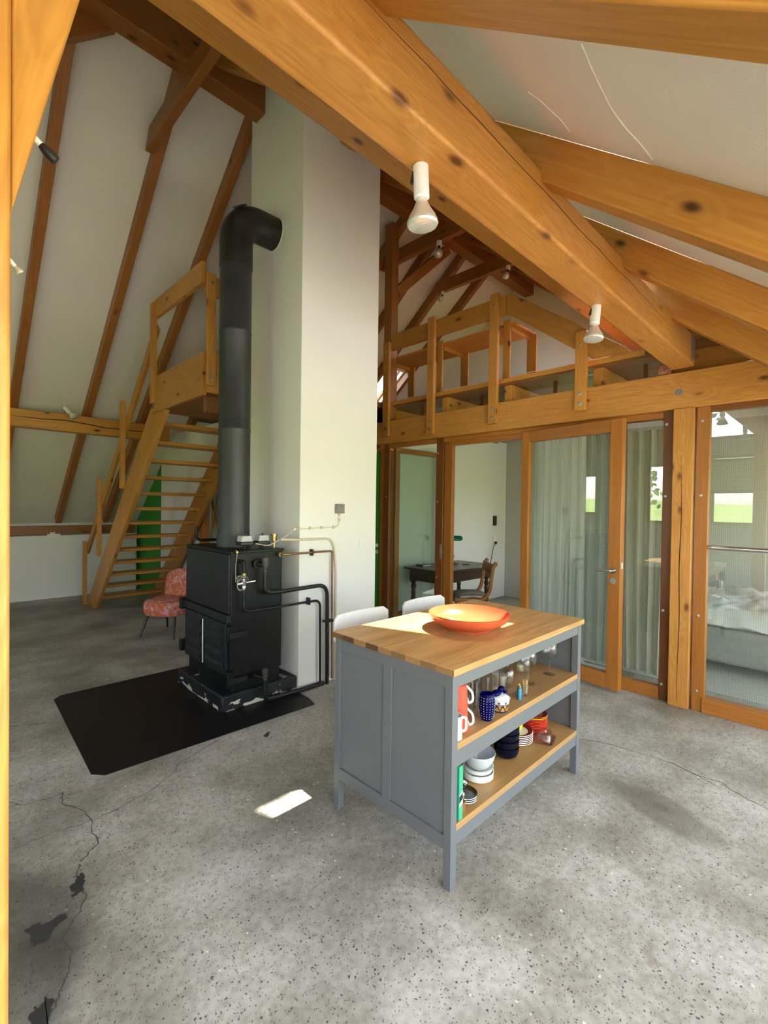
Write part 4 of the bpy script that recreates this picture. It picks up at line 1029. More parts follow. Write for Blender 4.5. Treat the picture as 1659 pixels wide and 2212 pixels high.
bm = bmesh.new(); cyl(bm, (0.112, 0.962, 2.155), (0.142, 0.962, 2.134), 0.0055); mk('lamp_holder', bm, WHITEP, bl_)
bm = bmesh.new(); lathe(bm, [(0, 0), (0.0055, 0), (0.0085, 0.012), (0.0085, 0.026), (0, 0.028)], (0.141, 0.962, 2.1345), 20, (0.030, 0, -0.022)); mk('reflector_bulb', bm, BLKP, bl_)
lamp((0.098, 0.955, 1.93), (0.6, 0, -0.7), 'tip of a lamp behind the left foreground post', 0.13)
lamp((4.47, 3.62, 4.765), (-0.1, 0, -1), 'round bulb under the collar tie just right of the chimney', 1.15, 'globe')
lamp((5.56, 3.32, 4.765), (-0.15, 0.3, -1), 'loft lamp at the right end of the collar tie', 1.0, 'globe')
lamp((5.56, 4.42, 4.765), (-0.45, 0.2, -1), 'loft lamp at the left foot of the collar tie', 0.9, 'globe')
# ------------------------------------------------------------------ kitchen island
IX0, IX1, IY0, IY1 = 1.49, 2.75, 1.10, 1.868
isl = thing('kitchen_island', 'grey kitchen island with oak worktop and two open shelves of crockery', 'kitchen island', (2.12, 1.484, 0))
def worktop_mat():
    m, nt, out = new_mat('oak_worktop')
    tc = nt.nodes.new('ShaderNodeTexCoord'); co = tc.outputs['Object']
    sx = nt.nodes.new('ShaderNodeSeparateXYZ'); L(nt, co, sx.inputs[0])
    mu = N(nt, 'ShaderNodeMath', operation='MULTIPLY'); L(nt, sx.outputs['Y'], mu.inputs[0]); mu.inputs[1].default_value = 1 / 0.085
    fl_ = N(nt, 'ShaderNodeMath', operation='FLOOR'); L(nt, mu.outputs[0], fl_.inputs[0])
    wn = N(nt, 'ShaderNodeTexWhiteNoise'); wn.noise_dimensions = '1D'; L(nt, fl_.outputs[0], wn.inputs['W'])
    off = N(nt, 'ShaderNodeVectorMath', operation='MULTIPLY_ADD'); L(nt, wn.outputs['Color'], off.inputs[0]); off.inputs[1].default_value = (9, 9, 9); L(nt, co, off.inputs[2])
    mp = nt.nodes.new('ShaderNodeMapping'); mp.inputs['Scale'].default_value = (1.1, 14, 14); L(nt, off.outputs[0], mp.inputs['Vector'])
    n = N(nt, 'ShaderNodeTexNoise'); n.inputs['Scale'].default_value = 2.2; n.inputs['Detail'].default_value = 6; n.inputs['Distortion'].default_value = 0.8; L(nt, mp.outputs[0], n.inputs['Vector'])
    g = ramp(nt, n.outputs['Fac'], [(0.3, (0.40, 0.21, 0.07)), (0.5, (0.53, 0.31, 0.115)), (0.72, (0.61, 0.385, 0.16))])
    mp2 = nt.nodes.new('ShaderNodeMapping'); mp2.inputs['Scale'].default_value = (6, 160, 160); L(nt, off.outputs[0], mp2.inputs['Vector'])
    n2 = N(nt, 'ShaderNodeTexNoise'); n2.inputs['Scale'].default_value = 1; L(nt, mp2.outputs[0], n2.inputs['Vector'])
    f = ramp(nt, n2.outputs['Fac'], [(0.3, (0.78, 0.76, 0.72)), (0.6, (1, 1, 1))])
    c = mixc(nt, 0.6, g.outputs[0], mixc(nt, 1.0, g.outputs[0], f.outputs[0], 'MULTIPLY'))
    tn = ramp(nt, wn.outputs['Value'], [(0, (0.90, 0.88, 0.86)), (1, (1.08, 1.07, 1.05))])
    c = mixc(nt, 1.0, c, tn.outputs[0], 'MULTIPLY')
    # end grain is darker, stave by stave
    ge = nt.nodes.new('ShaderNodeNewGeometry'); sn = nt.nodes.new('ShaderNodeSeparateXYZ'); L(nt, tc.outputs['Normal'], sn.inputs[0])
    ab = N(nt, 'ShaderNodeMath', operation='ABSOLUTE'); L(nt, sn.outputs['X'], ab.inputs[0])
    gt = N(nt, 'ShaderNodeMath', operation='GREATER_THAN'); L(nt, ab.outputs[0], gt.inputs[0]); gt.inputs[1].default_value = 0.8
    te = ramp(nt, wn.outputs['Value'], [(0, (0.10, 0.048, 0.018)), (1, (0.34, 0.185, 0.075))])
    c = mixc(nt, gt.outputs[0], c, te.outputs[0])
    principled(nt, out, c, 0.36, spec=0.4)
    return m
mk('worktop', B(IX0, IX1, IY0, IY1, 0.872, 0.90), worktop_mat(), isl, bevel=0.002)
ins = 0.013
lx0, lx1, ly0, ly1 = IX0 + ins, IX1 - ins, IY0 + ins, IY1 - ins
LS = 0.038
for x in (lx0, lx1 - LS):
    for y in (ly0, ly1 - LS):
        mk('leg', B(x, x + LS, y, y + LS, 0, 0.872), GREY, isl, bevel=0.0015)
for x, s in ((lx0, 1), (lx1, -1)):
    def bx(y0, y1, z0, z1, d0, d1):
        a, b = x + s * d0, x + s * d1
        return B(min(a, b), max(a, b), y0, y1, z0, z1)
    mk('end_rail', bx(ly0 + LS, ly1 - LS, 0.815, 0.872, 0.001, 0.026), GREY, isl, bevel=0.001)
    mk('end_rail', bx(ly0 + LS, ly1 - LS, 0.155, 0.212, 0.001, 0.026), GREY, isl, bevel=0.001)
    mk('end_stile', bx(1.457, 1.508, 0.212, 0.815, 0.001, 0.026), GREY, isl, bevel=0.001)
    mk('end_panel', bx(ly0 + LS, 1.457, 0.212, 0.815, 0.0105, 0.02), GREY, isl)
    mk('end_panel', bx(1.508, ly1 - LS, 0.212, 0.815, 0.0105, 0.02), GREY, isl)
YS = 1.52
mk('front_rail', B(lx0 + LS, lx1 - LS, ly0 + 0.003, ly0 + 0.024, 0.815, 0.872), GREY, isl, bevel=0.001)
mk('front_rail', B(lx0 + LS, lx1 - LS, ly0 + 0.003, ly0 + 0.024, 0.492, 0.5595), GREY, isl, bevel=0.001)
mk('front_rail', B(lx0 + LS, lx1 - LS, ly0 + 0.003, ly0 + 0.024, 0.172, 0.2295), GREY, isl, bevel=0.001)
mk('back_rail', B(lx0 + LS, lx1 - LS, ly1 - 0.024, ly1 - 0.003, 0.815, 0.872), GREY, isl, bevel=0.001)
mk('back_panel', B(lx0 + 0.03, lx1 - 0.03, YS, YS + 0.012, 0.16, 0.872), GREY, isl)
def shelf(z0, z1):
    o = timber('shelf', (lx0 + 0.021, (ly0 + 0.002 + YS) / 2, (z0 + z1) / 2), (lx1 - 0.021, (ly0 + 0.002 + YS) / 2, (z0 + z1) / 2), YS - ly0 - 0.002, z1 - z0, OAK, isl, (0, 1, 0), 0.0015)
Z1, Z2 = 0.587, 0.258
# boards notched round the front legs: middle board plus rear board
for z0, z1 in ((0.5595, Z1), (0.2295, Z2)):
    bm = bmesh.new()
    a, b = lx0 + 0.0265, lx1 - 0.0265
    prism(bm, [(lx0 + LS, ly0 + 0.001, z0), (lx1 - LS, ly0 + 0.001, z0), (lx1 - LS, ly0 + LS, z0), (b, ly0 + LS, z0), (b, YS, z0), (a, YS, z0), (a, ly0 + LS, z0), (lx0 + LS, ly0 + LS, z0)], (0, 0, z1 - z0))
    mk('shelf', bm, OAK, isl, bevel=0.001)
# ------------------------------------------------------------------ bowl on the worktop
bw = thing('fruit_bowl', 'wide empty orange ceramic bowl on the island worktop', 'bowl', (2.072, 1.437, 0.90))
bm = bmesh.new()
lathe(bm, [(0, 0.008), (0.105, 0.008), (0.108, 0.0), (0.118, 0.0), (0.122, 0.008), (0.165, 0.026), (0.198, 0.050), (0.212, 0.072), (0.214, 0.082), (0.207, 0.084), (0.19, 0.060), (0.155, 0.036), (0.11, 0.023), (0, 0.019)], (2.072, 1.437, 0.90), 72)
mk('bowl_body', bm, CERAM_O, bw)
# ------------------------------------------------------------------ white chairs behind the island
def chair(cx, label):
    t = thing('dining_chair', label, 'chair', (cx, 1.93, 0), 'white chairs behind the island')
    bm = bmesh.new(); prism(bm, [(cx - 0.20, 1.66, 0.44), (cx + 0.20, 1.66, 0.44), (cx + 0.19, 2.06, 0.44), (cx - 0.19, 2.06, 0.44)], (0, 0, 0.022)); mk('seat', bm, WHITEP, t, bevel=0.008)
    for x, y in ((cx - 0.175, 1.69), (cx + 0.175, 1.69), (cx - 0.175, 2.02), (cx + 0.175, 2.02)):
        bm = bmesh.new(); cyl(bm, (x + (0.02 if x > cx else -0.02), y + (0.03 if y > 1.9 else -0.02), 0), (x, y, 0.445), 0.013, 0.018); mk('leg', bm, WHITEP, t)
    for s in (-1, 1):
        bm = bmesh.new(); tube(bm, fillet([(cx + s * 0.175, 2.03, 0.45), (cx + s * 0.185, 2.06, 0.65), (cx + s * 0.19, 2.085, 0.86)], 0.1), 0.014, 10); mk('back_post', bm, WHITEP, t)
    # curved top rail
    bm = bmesh.new(); n = 14; R_ = []
    for k in range(n + 1):
        u = -1 + 2 * k / n
        x = cx + u * 0.215; y = 2.105 - 0.035 * u * u
        e = 0.024 * max(0, (abs(u) - 0.86) / 0.14) ** 2
        R_.append([bm.verts.new((x, y - 0.009, 0.745 + e)), bm.verts.new((x, y + 0.009, 0.745 + e)), bm.verts.new((x, y + 0.013, 0.912 - e)), bm.verts.new((x, y - 0.005, 0.912 - e))])
    for a, b in zip(R_[:-1], R_[1:]):
        for i in range(4): bm.faces.new((a[i], a[(i + 1) % 4], b[(i + 1) % 4], b[i]))
    bm.faces.new(R_[0][::-1]); bm.faces.new(R_[-1])
    mk('top_rail', bm, WHITEP, t, bevel=0.004)
    return t
c1 = chair(1.885, 'white chair behind the island, nearer the boiler pipes')
dup(c1, (0.575, 0, 0), 'white chair behind the orange bowl, nearer the glass doors')
# ------------------------------------------------------------------ crockery, upper shelf
def lathed(name, label, cat, p, prof, mat, seg=32, group=None, part='body'):
    t = thing(name, label, cat, p, group)
    bm = bmesh.new(); lathe(bm, prof, p, seg); mk(part, bm, mat, t)
    return t
def mug(p, r0, r1, h, mat, hmat, label, group, flip=False, hs=1.0, ang=-0.35):
    t = thing('mug', label, 'mug', p, group)
    pr_ = [(0, 0), (r0, 0), (r1, h), (r1 - 0.003, h), (r0 - 0.003, 0.006), (0, 0.006)] if not flip else [(r0 - 0.003, 0), (r0, 0), (r1, h - 0.004), (r1 - 0.004, h), (0, h)]
    bm = bmesh.new(); lathe(bm, pr_, p, 32); mk('body', bm, mat, t)
    dx, dy = math.cos(ang), math.sin(ang)
    P = V(p)
    def q(r, z): return P + V((dx * r, dy * r, z))
    if flip:
        path = [q(r1 - 0.002 + 0.1 * (r0 - r1), h * 0.88), q(r0 + 0.030 * hs, h * 0.50), q(r0 + 0.034 * hs, h * 0.10), q(r0 + 0.01, h * 0.02), q(r0 - 0.004, h * 0.36)]
    else:
        path = [q(r1 - 0.002, h * 0.82), q(r1 + 0.026 * hs, h * 0.80), q(r1 + 0.026 * hs, h * 0.22), q(r1 - 0.002, h * 0.20)]
    bm = bmesh.new(); tube(bm, fillet(path, 0.018, 6), 0.0055, 10); mk('handle', bm, hmat, t)
    return t
mz = (1.651, 1.191, Z1)
mug(mz, 0.045, 0.037, 0.098, CERAM_R, CERAM_W, 'red mug with white handle, upside down on the shelf at the left', 'red mugs', True)
mug((mz[0], mz[1], Z1 + 0.0975), 0.041, 0.033, 0.098, CERAM_R, CERAM_W, 'red mug with white handle stacked on top of another', 'red mugs', True)
mug((1.573, 1.152, Z1), 0.03, 0.03, 0.095, CERAM_W, CERAM_W, 'white mug half hidden by the front leg of the island', None)
# blue dotted vase: fluted barrel
vz = thing('vase', 'cobalt blue vase with rows of white dots', 'vase', (1.815, 1.155, Z1))
bm = bmesh.new(); prof = [(0, 0), (0.024, 0), (0.031, 0.022), (0.036, 0.055), (0.035, 0.09), (0.030, 0.116), (0.026, 0.12), (0.024, 0.114), (0.028, 0.09), (0, 0.03)]
lathe(bm, prof, (1.815, 1.155, Z1), 48)
for v in bm.verts:
    d = v.co - V((1.815, 1.155, v.co.z)); a = math.atan2(d.y, d.x)
    if d.length > 0.022: v.co = V((1.815, 1.155, v.co.z)) + d * (1 + 0.035 * abs(math.cos(6 * a)))
mk('body', bm, CERAM_BL, vz)
bm = bmesh.new()
for k in range(16):
    a = 2 * PI * (k + 0.5) / 16
    for j in range(9):
        z = 0.012 + j * 0.0115
        r = 0
        for (ra, za), (rb, zb) in zip(prof[1:6], prof[2:7]):
            if za <= z <= zb: r = ra + (rb - ra) * (z - za) / (zb - za)
        r *= 1 + 0.035 * abs(math.cos(6 * a))
        bmesh.ops.create_icosphere(bm, subdivisions=1, radius=0.0016, matrix=Matrix.Translation((1.815 + r * math.cos(a), 1.155 + r * math.sin(a), Z1 + z)))
mk('dots', bm, CERAM_W, vz)
# painted lidded jar
def jar_mat():
    m, nt, out = new_mat('painted_majolica')
    tc = nt.nodes.new('ShaderNodeTexCoord'); sx = nt.nodes.new('ShaderNodeSeparateXYZ')
    sb = N(nt, 'ShaderNodeVectorMath', operation='SUBTRACT'); L(nt, tc.outputs['Object'], sb.inputs[0]); sb.inputs[1].default_value = (1.945, 1.17, Z1)
    L(nt, sb.outputs[0], sx.inputs[0])
    band = ramp(nt, sx.outputs['Z'], [(0.0, (0.01, 0.012, 0.09)), (0.004, (0.42, 0.24, 0.03)), (0.032, (0.01, 0.012, 0.09)), (0.037, (0.74, 0.75, 0.74)), (0.056, (0.02, 0.03, 0.16)), (0.0585, (0.74, 0.75, 0.74))], 'CONSTANT')
    at = N(nt, 'ShaderNodeMath', operation='ARCTAN2'); L(nt, sx.outputs['Y'], at.inputs[0]); L(nt, sx.outputs['X'], at.inputs[1])
    m8 = N(nt, 'ShaderNodeMath', operation='MULTIPLY'); L(nt, at.outputs[0], m8.inputs[0]); m8.inputs[1].default_value = 5.0
    sn = N(nt, 'ShaderNodeMath', operation='SINE'); L(nt, m8.outputs[0], sn.inputs[0])
    ab = N(nt, 'ShaderNodeMath', operation='ABSOLUTE'); L(nt, sn.outputs[0], ab.inputs[0])
    # leaf-like scrolls on the ochre belt
    zz = N(nt, 'ShaderNodeMapRange'); zz.inputs['From Min'].default_value = 0.004; zz.inputs['From Max'].default_value = 0.032; L(nt, sx.outputs['Z'], zz.inputs['Value'])
    df = N(nt, 'ShaderNodeMath', operation='SUBTRACT'); L(nt, ab.outputs[0], df.inputs[0]); L(nt, zz.outputs[0], df.inputs[1])
    da = N(nt, 'ShaderNodeMath', operation='ABSOLUTE'); L(nt, df.outputs[0], da.inputs[0])
    th_ = N(nt, 'ShaderNodeMath', operation='LESS_THAN'); L(nt, da.outputs[0], th_.inputs[0]); th_.inputs[1].default_value = 0.22
    lo = N(nt, 'ShaderNodeMath', operation='LESS_THAN'); L(nt, sx.outputs['Z'], lo.inputs[0]); lo.inputs[1].default_value = 0.034
    mm = N(nt, 'ShaderNodeMath', operation='MULTIPLY'); L(nt, th_.outputs[0], mm.inputs[0]); L(nt, lo.outputs[0], mm.inputs[1])
    c = mixc(nt, mm.outputs[0], band.outputs[0], (0.012, 0.012, 0.07))
    # grey hearts on the white belt
    m9 = N(nt, 'ShaderNodeMath', operation='MULTIPLY'); L(nt, at.outputs[0], m9.inputs[0]); m9.inputs[1].default_value = 9.0
    s9 = N(nt, 'ShaderNodeMath', operation='SINE'); L(nt, m9.outputs[0], s9.inputs[0])
    g9 = N(nt, 'ShaderNodeMath', operation='GREATER_THAN'); L(nt, s9.outputs[0], g9.inputs[0]); g9.inputs[1].default_value = 0.45
    z1 = N(nt, 'ShaderNodeMath', operation='COMPARE'); L(nt, sx.outputs['Z'], z1.inputs[0]); z1.inputs[1].default_value = 0.047; z1.inputs[2].default_value = 0.0055
    m3 = N(nt, 'ShaderNodeMath', operation='MULTIPLY'); L(nt, g9.outputs[0], m3.inputs[0]); L(nt, z1.outputs[0], m3.inputs[1])
    c = mixc(nt, m3.outputs[0], c, (0.10, 0.11, 0.16))
    principled(nt, out, c, 0.12)
    return m
jr = thing('sugar_jar', 'lidded blue and white jar with an ochre painted belt', 'jar', (1.945, 1.17, Z1))
bm = bmesh.new(); lathe(bm, [(0, 0), (0.040, 0), (0.043, 0.006), (0.043, 0.034), (0.047, 0.040), (0.049, 0.056), (0.051, 0.060), (0.046, 0.061), (0.044, 0.05), (0, 0.04)], (1.945, 1.17, Z1), 40); mk('jar_body', bm, jar_mat(), jr)
ld = bmesh.new(); lathe(ld, [(0.0, 0.075), (0.028, 0.073), (0.043, 0.066), (0.046, 0.061), (0.042, 0.058)], (1.945, 1.17, Z1), 40); mk('lid', ld, CERAM_W, jr)
kb = bmesh.new()
bmesh.ops.create_uvsphere(kb, u_segments=20, v_segments=12, radius=0.026, matrix=Matrix.Translation((1.925, 1.175, Z1 + 0.083)) @ Matrix.Diagonal((1.5, 0.8, 0.55, 1)))
bmesh.ops.create_uvsphere(kb, u_segments=20, v_segments=12, radius=0.017, matrix=Matrix.Translation((1.957, 1.168, Z1 + 0.096)) @ Matrix.Diagonal((1.2, 0.9, 0.8, 1)))
bmesh.ops.create_uvsphere(kb, u_segments=16, v_segments=10, radius=0.010, matrix=Matrix.Translation((1.972, 1.155, Z1 + 0.081)) @ Matrix.Diagonal((1.5, 1, 0.7, 1)))
mk('animal_knob', kb, CERAM_BL, jr)
# glasses
def wine(x, y, label, flip=False, s=1.0):
    p = (x, y, Z1)
    t = thing('wine_glass', label, 'glass', p, 'stemmed glasses on the upper shelf')
    if not flip:
        bm = bmesh.new(); lathe(bm, [(0, 0.0), (0.034 * s, 0.0), (0.034 * s, 0.0018), (0.012 * s, 0.006), (0.005, 0.011), (0.0042, 0.05 * s), (0.0048, 0.085 * s), (0.010, 0.091 * s)], p, 28); mk('foot', bm, WINE_F, t)
        bm = bmesh.new(); lathe(bm, [(0, 0.088 * s), (0.010, 0.091 * s), (0.03 * s, 0.103 * s), (0.041 * s, 0.125 * s), (0.043 * s, 0.148 * s), (0.038 * s, 0.18 * s), (0.034 * s, 0.205 * s)], p, 32); mk('bowl', bm, WINE, t)
    else:
        bm = bmesh.new(); lathe(bm, [(0.032 * s, 0), (0.037 * s, 0.03 * s), (0.040 * s, 0.055 * s), (0.034 * s, 0.085 * s), (0.018 * s, 0.103 * s), (0, 0.108 * s)], p, 32); mk('bowl', bm, WINE, t)
        bm = bmesh.new(); lathe(bm, [(0.010, 0.103 * s), (0.0045, 0.112 * s), (0.0042, 0.165 * s), (0.006, 0.19 * s), (0.03 * s, 0.198 * s), (0.034 * s, 0.2 * s), (0, 0.2 * s)], p, 28); mk('foot', bm, WINE_F, t)
def tumbler(x, y, label, r=0.036, h=0.10):
    lathed('tumbler', label, 'glass', (x, y, Z1), [(0, 0.004), (r * 0.8, 0.004), (r * 0.82, 0), (r * 0.9, 0.02), (r, h), (r - 0.002, h), (r * 0.86, 0.022), (0, 0.012)], WINE, 32, 'tumblers on the upper shelf', 'glass_wall')
wine(2.35, 1.235, 'front wine glass on the shelf, standing right of the toothpicks')
wine(2.575, 1.225, 'rightmost wine glass at the end of the upper shelf')
wine(2.235, 1.30, 'wine glass behind the toothpick holder', True)
wine(2.47, 1.33, 'upturned glass between the two right wine glasses', True)
wine(2.19, 1.42, 'wine glass in the back row behind the toothpicks', False)
wine(2.40, 1.44, 'wine glass in the back row at the right')
wine(1.98, 1.38, 'wine glass in the back row behind the painted jar')
wine(1.80, 1.36, 'upturned glass behind the blue vase', True)
wine(2.60, 1.42, 'wine glass in the far right back corner of the shelf')
tumbler(2.085, 1.255, 'wide clear tumbler right of the painted jar', 0.042, 0.115)
tumbler(1.87, 1.27, 'clear tumbler directly behind the blue vase', 0.039, 0.13)
tumbler(1.735, 1.25, 'clear glass between red mugs and blue vase', 0.036, 0.13)
tumbler(1.985, 1.285, 'small tumbler standing behind the painted jar', 0.034, 0.12)
tumbler(1.72, 1.40, 'tumbler at the back of the shelf behind the red mugs', 0.036, 0.12)
lg = thing('lighter', 'blue pocket lighter standing on the upper shelf', 'lighter', (2.128, 1.165, Z1))
bm = bmesh.new(); lathe(bm, [(0, 0), (0.0095, 0), (0.0095, 0.052), (0.008, 0.056), (0, 0.056)], (2.122, 1.163, Z1), 16); mk('tank', bm, plain('lighter_blue', (0.02, 0.22, 0.42), 0.3), lg, M=None)
bm = bmesh.new(); box(bm, 2.1155, 2.1285, 1.1565, 1.1695, Z1 + 0.056, Z1 + 0.068); mk('wind_guard', bm, CHROME, lg, bevel=0.002)
lg2 = thing('lighter', 'second blue lighter with yellow top, behind the first one', 'lighter', (2.146, 1.178, Z1))
bm = bmesh.new(); lathe(bm, [(0, 0), (0.008, 0), (0.008, 0.05), (0, 0.052)], (2.146, 1.18, Z1), 16); mk('tank', bm, bpy.data.materials['lighter_blue'], lg2)
bm = bmesh.new(); lathe(bm, [(0.007, 0.05), (0.007, 0.066), (0, 0.068)], (2.146, 1.18, Z1), 16); mk('cap', bm, plain('lighter_yellow', (0.6, 0.45, 0.1), 0.4), lg2)
tp = thing('toothpick_holder', 'small glass of wooden toothpicks beside the lighter', 'toothpick holder', (2.19, 1.17, Z1))
bm = bmesh.new(); lathe(bm, [(0, 0.002), (0.016, 0), (0.0185, 0.06), (0.017, 0.06), (0.0145, 0.012), (0, 0.012)], (2.19, 1.17, Z1), 24); mk('glass_wall', bm, WINE, tp)
bm = bmesh.new()
for k in range(60):
    a, r = random.uniform(0, 6.28), 0.012 * math.sqrt(random.random()); a2 = a + random.uniform(-.3, .3)
    tube(bm, [(2.19 + r * 0.9 * math.cos(a), 1.17 + r * 0.9 * math.sin(a), Z1 + 0.0125), (2.19 + r * 1.35 * math.cos(a2), 1.17 + r * 1.35 * math.sin(a2), Z1 + 0.078)], 0.0011, 5)
tpk = mk('toothpicks', bm, plain('toothpick_wood', (0.55, 0.36, 0.15), 0.6), tp); tpk['kind'] = 'stuff'
# ------------------------------------------------------------------ crockery, lower shelf
gb = thing('green_folder', 'green box file with black and white marks at the left of the bottom shelf', 'box', (1.565, 1.27, Z2))
mk('cover', B(1.562, 1.588, 1.117, 1.38, Z2, Z2 + 0.222), plain('folder_green', (0.04, 0.36, 0.19), 0.4), gb, bevel=0.002)
for (z0, z1, m) in ((0.075, 0.10, BLKP), (0.055, 0.07, CERAM_W), (0.10, 0.106, CERAM_W)):
    bm = bmesh.new(); prism(bm, [(1.564, 1.1158, Z2 + z0), (1.586, 1.1158, Z2 + z0 + 0.012), (1.586, 1.1158, Z2 + z1 + 0.012), (1.564, 1.1158, Z2 + z1)], (0, 0.0015, 0)); mk('spine_mark', bm, m, gb)
wb = thing('wooden_box', 'small wooden box between the green folder and the steel egg cups', 'box', (1.59, 1.2, Z2))
mk('box_body', B(1.591, 1.621, 1.125, 1.16, Z2, Z2 + 0.05), CHAIRWOOD, wb, bevel=0.002); mk('slide_lid', B(1.594, 1.618, 1.123, 1.162, Z2 + 0.05, Z2 + 0.055), CHAIRWOOD, wb)
for k in range(3):
    z = Z2 + 0.0085 * k
    t = thing('egg_cup', ('lowest steel saucer egg cup of the stack, its rim next to the wooden box', 'middle steel egg cup saucer of the stack', 'top steel egg cup with upright cup, on the saucer stack')[k], 'egg cup', (1.705, 1.19, z), 'steel egg cups')
    bm = bmesh.new()
    lathe(bm, [(0, 0.002), (0.035, 0.001), (0.05, 0.006), (0.056, 0.011), (0.055, 0.0125), (0.048, 0.008), (0.03, 0.0045), (0, 0.0045)], (1.705, 1.19, z), 36); mk('saucer', bm, CHROME, t)
    if k == 2:
        bm = bmesh.new(); lathe(bm, [(0.016, 0.004), (0.012, 0.012), (0.018, 0.022), (0.025, 0.034), (0.027, 0.05), (0.0255, 0.05), (0.022, 0.034), (0, 0.022)], (1.695, 1.2, z), 28); mk('cup', bm, CHROME, t)
for k in range(2):
    z = Z2 + 0.021 * k
    lathed('baking_dish', ('low white ramekin dish at the bottom of the stack under the grey bowl', 'upper white ramekin dish, directly under the grey bowl')[k], 'dish', (1.895, 1.25, z), [(0, 0.0), (0.066, 0.0), (0.074, 0.006), (0.076, 0.034), (0.073, 0.034), (0.070, 0.010), (0, 0.0085 if k else 0.016)] if k == 0 else [(0, 0.014), (0.060, 0.014), (0.0685, 0.018), (0.074, 0.036), (0.071, 0.036), (0.064, 0.022), (0, 0.020)], CERAM_W, 44, 'white ramekins')
lathed('bowl', 'large pale-grey bowl on the white dishes at the left of the bottom shelf', 'bowl', (1.893, 1.245, Z2 + 0.046), [(0, 0), (0.034, 0), (0.055, 0.016), (0.072, 0.044), (0.0795, 0.075), (0.0785, 0.0765), (0.0765, 0.074), (0.068, 0.044), (0.048, 0.016), (0, 0.006)], CERAM_GR, 48)
names = ('lowest navy bowl of the big stack', 'second navy bowl from the bottom of the big stack', 'third navy bowl from the bottom of the big stack', 'topmost navy bowl of the big stack, pale spot inside')
for k in range(4):
    lathed('bowl', names[k], 'bowl', (2.155, 1.25, Z2 + 0.036 * k), [(0, 0), (0.036, 0), (0.056, 0.014), (0.064, 0.034), (0.0645, 0.056), (0.062, 0.057), (0.060, 0.04), (0.05, 0.020), (0, 0.008)], CERAM_NV, 40, 'navy bowls')
bm = bmesh.new(); lathe(bm, [(0, 0), (0.009, 0.0), (0.009, 0.001), (0, 0.001)], (2.172, 1.268, Z2 + 0.127), 16, (-0.35, -0.3, 1))
sp = mk('glaze_spot', bm, CREAM, [o for o in COL.objects if o.get('label') == names[3]][0])  # pale spot in the glaze inside the top bowl
for k in range(4):
    lathed('cup', ('lowest navy cup of the rear stack', 'second navy cup of the rear stack', 'third navy cup of the rear stack', 'top navy cup of the rear stack, behind the navy bowls')[k], 'cup', (2.10, 1.37, Z2 + 0.045 * k), [(0, 0), (0.03, 0), (0.043, 0.02), (0.046, 0.066), (0.044, 0.067), (0.040, 0.025), (0, 0.008)], CERAM_NV, 36, 'navy cups')
tw = thing('wicker_basket', 'brown wicker basket in the dark back of the bottom shelf', 'basket', (1.97, 1.43, Z2))
bm = bmesh.new()
for k in range(9):
    tube(bm, [(1.97 + 0.065 * math.cos(a * PI / 12), 1.43 + 0.065 * math.sin(a * PI / 12), Z2 + 0.008 + k * 0.012) for a in range(25)], 0.0065, 6)
lathe(bm, [(0, 0.002), (0.06, 0.002), (0.06, 0.1)], (1.97, 1.43, Z2), 24)
mk('weave', bm, CHAIRWOOD, tw)
def plate(x, y, z, r, mat, label, group, rim=None, rm=None, name='plate'):
    t = lathed(name, label, 'plate', (x, y, z), [(0, 0), (r * 0.62, 0), (r * 0.66, 0.002), (r * 0.99, 0.010), (r, 0.0125), (r * 0.985, 0.0135), (r * 0.66, 0.0055), (0, 0.004)], mat, 48, group)
    if rim:
        bm = bmesh.new(); lathe(bm, [(r * 0.70, 0.0068), (r * 0.985, 0.0142)], (x, y, z), 48); mk('rim_band', bm, rm, t)
    return t
ordn = ('lowest', 'second', 'third', 'fourth', 'fifth', 'sixth', 'seventh', 'eighth', 'ninth', 'tenth', 'eleventh')
for k in range(6):
    plate(2.345, 1.30, Z2 + 0.0095 * k, 0.088, CERAM_W, '%s white plate with maroon rim counted from the bottom, under the yellow bowl' % ordn[k] if k < 5 else 'topmost maroon-rimmed plate, yellow bowl standing on it', 'maroon-rimmed plates', True, MAROON)
t = lathed('bowl', 'small yellow bowl with maroon inside on the white plates', 'bowl', (2.335, 1.31, Z2 + 0.0565), [(0, 0), (0.028, 0), (0.044, 0.014), (0.052, 0.05), (0.0505, 0.05), (0.042, 0.016), (0, 0.006)], CERAM_Y, 40)
bm = bmesh.new(); lathe(bm, [(0.0508, 0.0505), (0.0488, 0.048), (0.0415, 0.017), (0, 0.0066)], (2.335, 1.31, Z2 + 0.0565), 40); mk('glazed_inside', bm, MAROON, t)
for k in range(11):
    if k < 9:
        plate(2.535, 1.30, Z2 + 0.0085 * k, 0.080, CERAM_R, '%s red plate counted from the bottom of the right stack' % ordn[k], 'red plates')
    else:
        plate(2.535, 1.30, Z2 + 0.0085 * k, 0.080, CERAM_Y if k == 9 else CERAM_O, 'yellow plate near the top of the right plate stack' if k == 9 else 'orange plate with dark centre on top of the right stack', 'red plates', True, CERAM_O if k == 9 else MAROON)
bd = thing('butter_dish', 'purple-tinted glass butter dish with lid at the shelf front', 'butter dish', (2.455, 1.178, Z2))
def rrect(cx, cy, w, d, r, z, rot=0.0, n=5):
    out = []
    for (sx, sy, a0) in ((1, 1, 0), (-1, 1, PI / 2), (-1, -1, PI), (1, -1, 1.5 * PI)):
        for i in range(n + 1):
            a = a0 + PI / 2 * i / n
            x, y = sx * (w / 2 - r) + r * math.cos(a), sy * (d / 2 - r) + r * math.sin(a)
            out.append((cx + x * math.cos(rot) - y * math.sin(rot), cy + x * math.sin(rot) + y * math.cos(rot), z))
    return out
